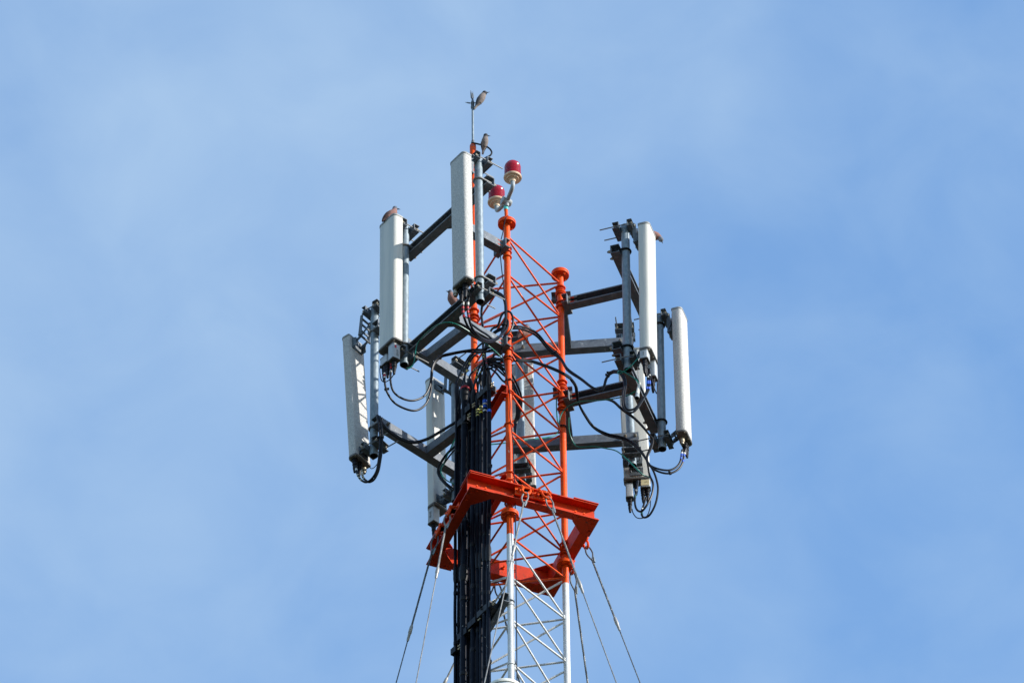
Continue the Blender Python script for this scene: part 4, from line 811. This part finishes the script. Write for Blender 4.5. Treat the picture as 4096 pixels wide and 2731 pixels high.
for tgt in (lampR, lampL):
    sg = 1 if tgt is lampR else -1
    a3 = hubp + ld * sg * 0.01; b3 = V((tgt.x, tgt.y, hubp.z - 0.0 + 0.03 * 0)); b3 = hubp.lerp(tgt, 0.82); b3.z = hubp.z + (tgt.z - hubp.z) * 0.25
    m = MB(); m.tube(spline([a3, hubp.lerp(V((b3.x, b3.y, b3.z)), 0.5), b3, V((tgt.x, tgt.y, b3.z + (tgt.z - b3.z) * 0.35)), tgt + V((0, 0, 0.005))], 0.01), 0.0145, 12); m.lathe(tgt, [(0.0155, -0.02), (0.0155, 0.012)], 14); obj('branch_pipe', m, PIPEG, cs_)
def lamp(c, label):
    root = empty('obstruction_lamp', c, label, 'warning lamp', 'red warning lamps at the mast top')
    m = MB(); m.lathe(c, [(0.015, 0.0), (0.019, 0.001), (0.021, 0.014), (0.026, 0.016), (0.027, 0.021), (0.042, 0.0225), (0.0435, 0.028), (0.054, 0.030), (0.060, 0.033), (0.0605, 0.038), (0.0625, 0.039), (0.0625, 0.044), (0.056, 0.046), (0.0, 0.046)], 36)
    for k in range(5):
        t = k * 1.256; m.lathe(c + V((0.036 * math.cos(t), 0.036 * math.sin(t), 0.021)), [(0.003, -0.001), (0.003, 0.003)], 6)
    obj('lamp_base', m, CREAM, root)
    prof = []; z = 0.045
    for i in range(10): prof += [(0.0575 - i * 0.0002, z), (0.0575 - i * 0.0002, z + 0.0056), (0.0545, z + 0.0062), (0.0545, z + 0.0082)]; z += 0.0086
    R = 0.0560; H = 0.060
    for i in range(1, 13):
        t = i / 12 * math.pi / 2; w_ = 0.0012 if i % 2 else -0.0012; prof.append(((R + w_) * math.cos(t) if i < 12 else 0.0, z + H * math.sin(t)))
    m = MB(); m.lathe(c, prof, 40); obj('lens', m, LENS, root)
    m = MB(); m.lathe(c, [(0.046, 0.054), (0.046, 0.125), (0.03, 0.155), (0.0, 0.16)], 20); obj('inner_sleeve', m, LAMPC, root)
lamp(lampR, 'upper right red ribbed warning lamp on a cream base'); lamp(lampL, 'lower left red ribbed warning lamp beside the grey junction box')

# ------------------------------------------------------------------ ivory drum at the bottom edge
dc = U(2019, 2760, -0.24); root = empty('ivory_drum', dc - V((0, 0, 0.45)), 'round ivory drum at the bottom edge in front of the white leg', 'drum antenna')
m = MB(); m.lathe(dc, [(0.0, 0.012), (0.10, 0.010), (0.116, 0.004), (0.120, -0.004), (0.120, -0.022), (0.114, -0.024)], 48); obj('drum_lid', m, IVORY, root)
m = MB(); m.lathe(dc, [(0.114, -0.024), (0.114, -0.45), (0.0, -0.45)], 48); obj('drum_body', m, mat('pale_grey_drum', (0.55, 0.58, 0.60), 0.5), root)
m = MB(); m.box(dc + V((0.01, 0.17, -0.2)), 0.02, 0.07, 0.03); obj('drum_bracket', m, GALV, root)

# ------------------------------------------------------------------ birds
def bird(foot, axis, face, size, kind, label, spine, head, beakd, wing=True):
    """spine: list of (along axis offset vector multiplied later, radius); all points given as (forward, up, side, radius) in units of size"""
    f = V(face).normalized(); up = V(axis).normalized(); s = f.cross(up).normalized()
    body_m, wing_m, head_m, tail_m = (BIRDG, BIRDD, BIRDD, TAILW) if kind == 'swallow' else (DOVEP, DOVEB, DOVEH, DOVEB)
    root = empty('bird', foot, label, 'bird', 'birds perched on the mast')
    P = lambda x, y, z=0: foot + (f * x + up * y + s * z) * size
    pts = [P(a, b) for a, b, r in spine]; rr = [r * size for a, b, r in spine]
    sp = spline(pts, 0.006, 4); n = len(sp); R = []
    # radius along spline by matching
    seg = []
    for i in range(len(spine) - 1):
        k = max(4, int((pts[i + 1] - pts[i]).length / 0.006)); 
        for j in range(k):
            t = j / k; t = t * t * (3 - 2 * t) if False else t; R.append(rr[i] * (1 - t) + rr[i + 1] * t)
    R.append(rr[-1])
    m = MB(); m.tube(sp, R, 14); k0 = len(m.f)
    # colour the head rings
    hc = P(*head[:2])
    for fi, fc in enumerate(m.f):
        c = sum((m.v[i] for i in fc), V((0, 0, 0))) / len(fc)
        if (c - hc).length < head[2] * size * 1.25: m.m[fi] = 1
        elif kind == 'swallow' and (c - P(*spine[0][:2])).length < 0.22 * size: m.m[fi] = 2
        elif kind == 'dove' and (c - P(*spine[0][:2])).length < 0.30 * size: m.m[fi] = 2
    # head swelling belongs to the same surface: a rounded crown
    m.lathe(hc, [(0, -head[2] * size)] + [(head[2] * size * math.sin(t), -head[2] * size * math.cos(t)) for t in [math.pi * i / 10 for i in range(1, 10)]] + [(0, head[2] * size)], 14, up, m=1)
    obj('body', m, [body_m, head_m, tail_m], root)
    bd = f * beakd[0] + up * beakd[1] + s * beakd[2]; bd.normalize()
    m = MB(); m.tube([hc + bd * head[2] * size * 0.75, hc + bd * head[2] * size * 1.25, hc + bd * head[2] * size * (1.25 + beakd[3])], [0.035 * size, 0.024 * size, 0.003 * size], 8); obj('beak', m, BEAK, root)
    for sg in (-1, 1):
        m = MB(); e = hc + bd * head[2] * size * 0.45 + s * sg * head[2] * size * 0.82 + up * head[2] * size * 0.2; m.lathe(e, [(0, -0.016 * size), (0.014 * size, 0), (0, 0.016 * size)], 8, s); obj('eye', m, BEAK, root)
    if wing:
        i0 = int(n * 0.16); i1 = int(n * 0.72)
        for sg in (-1, 1):
            m = MB(); wp = []; wr = []
            for i in range(i0, i1 + 1, 2):
                t = (i - i0) / (i1 - i0); q = sp[i] + s * sg * R[i] * 0.62 - f * R[i] * 0.38
                wp.append(q); wr.append(max(0.002, 0.115 * size * math.sin(max(0.06, t * 0.93 + 0.07) * math.pi) ** 0.7 * (0.5 + 0.5 * t)))
            m.tube(wp, wr, 10, flat=0.9); obj('wing', m, wing_m, root)
    for sg in (-1, 1):
        m = MB(); q = foot + s * sg * 0.05 * size; m.tube([q, q + (P(0.0, 0.28) - foot) * 0.9], 0.011 * size, 6)
        for t in (-0.5, 0, 0.5): m.tube([q, q + (f * math.cos(t) + s * math.sin(t)) * 0.08 * size], 0.009 * size, 5)
        obj('leg', m, LEGM, root)
    return root
Z3 = V((0, 0, 1)); rt = V((1, 0, 0)); lf = V((-1, 0, 0))
swal = [(-0.24, -0.34, .05), (-0.15, -0.12, .075), (-0.06, 0.08, .14), (0.00, 0.27, .185), (0.05, 0.44, .180), (0.09, 0.57, .145), (0.13, 0.68, .115)]
bird(U(1919, 414, Yb - 0.02), V((0.16, 0, 1)), V((0.95, -0.3, 0)), 0.140, 'swallow', 'grey bird on the right arm of the lightning rod fork, facing right', swal, (0.14, 0.70, 0.125), (1, -0.08, 0, 1.0))
bird(U(1938, 587, Yb - 0.03), V((0.03, 0.0, 1)), V((0.40, -1, 0)), 0.132, 'swallow', 'grey bird with dark head sitting on the curled black cable', swal, (0.13, 0.70, 0.125), (0.35, -0.1, -0.9, 0.9))
dove = [(-0.30, -0.10, .03), (-0.24, 0.02, .08), (-0.14, 0.14, .14), (-0.02, 0.26, .17), (0.07, 0.36, .165), (0.12, 0.49, .115), (0.14, 0.60, .082)]
_, cbA, uzA, aA, hA = AA['A']; ctA = FR['F']['ant'][1]['ct']
bird(ctA + V((0.000, -0.01, 0.014)), V((0, 0, 1)), V((0.93, 0.2, 0)), 0.19, 'dove', 'pinkish dove on top of the smooth pale antenna, looking right', dove, (0.15, 0.64, 0.092), (1, -0.05, 0, 1.0))
bird(U(1812, 1226, -0.36), V((0.05, 0, 1)), V((-0.80, -0.55, 0.0)), 0.185, 'dove', 'brownish dove on the lower left header beam under the topmost antenna', dove, (0.15, 0.64, 0.092), (1, -0.25, 0, 0.9))
ctR = FR['R1']['ant'][0]['ct']
bird(ctR + V((0.018, 0.07, 0.004)), V((0.30, 0, 0.95)), V((0.98, 0.1, -0.35)), 0.19, 'dove', 'pinkish dove leaning over the edge behind the tall right antenna top', [(-0.55, 0.10, .04), (-0.40, 0.12, .08), (-0.15, 0.16, .15), (0.05, 0.20, .18), (0.20, 0.22, .15), (0.30, 0.20, .10), (0.36, 0.16, .085)], (0.38, 0.14, 0.095), (0.6, -0.8, 0, 0.9))
bird(U(2100, 1352, 0.93), V((-0.1, 0, 1)), V((0.85, 0.4, 0)), 0.20, 'dove', 'dove half hidden by orange bars on the pole behind the mast', dove, (0.15, 0.62, 0.09), (1, -0.3, 0, 0.8))
print('objects', len(bpy.data.objects))
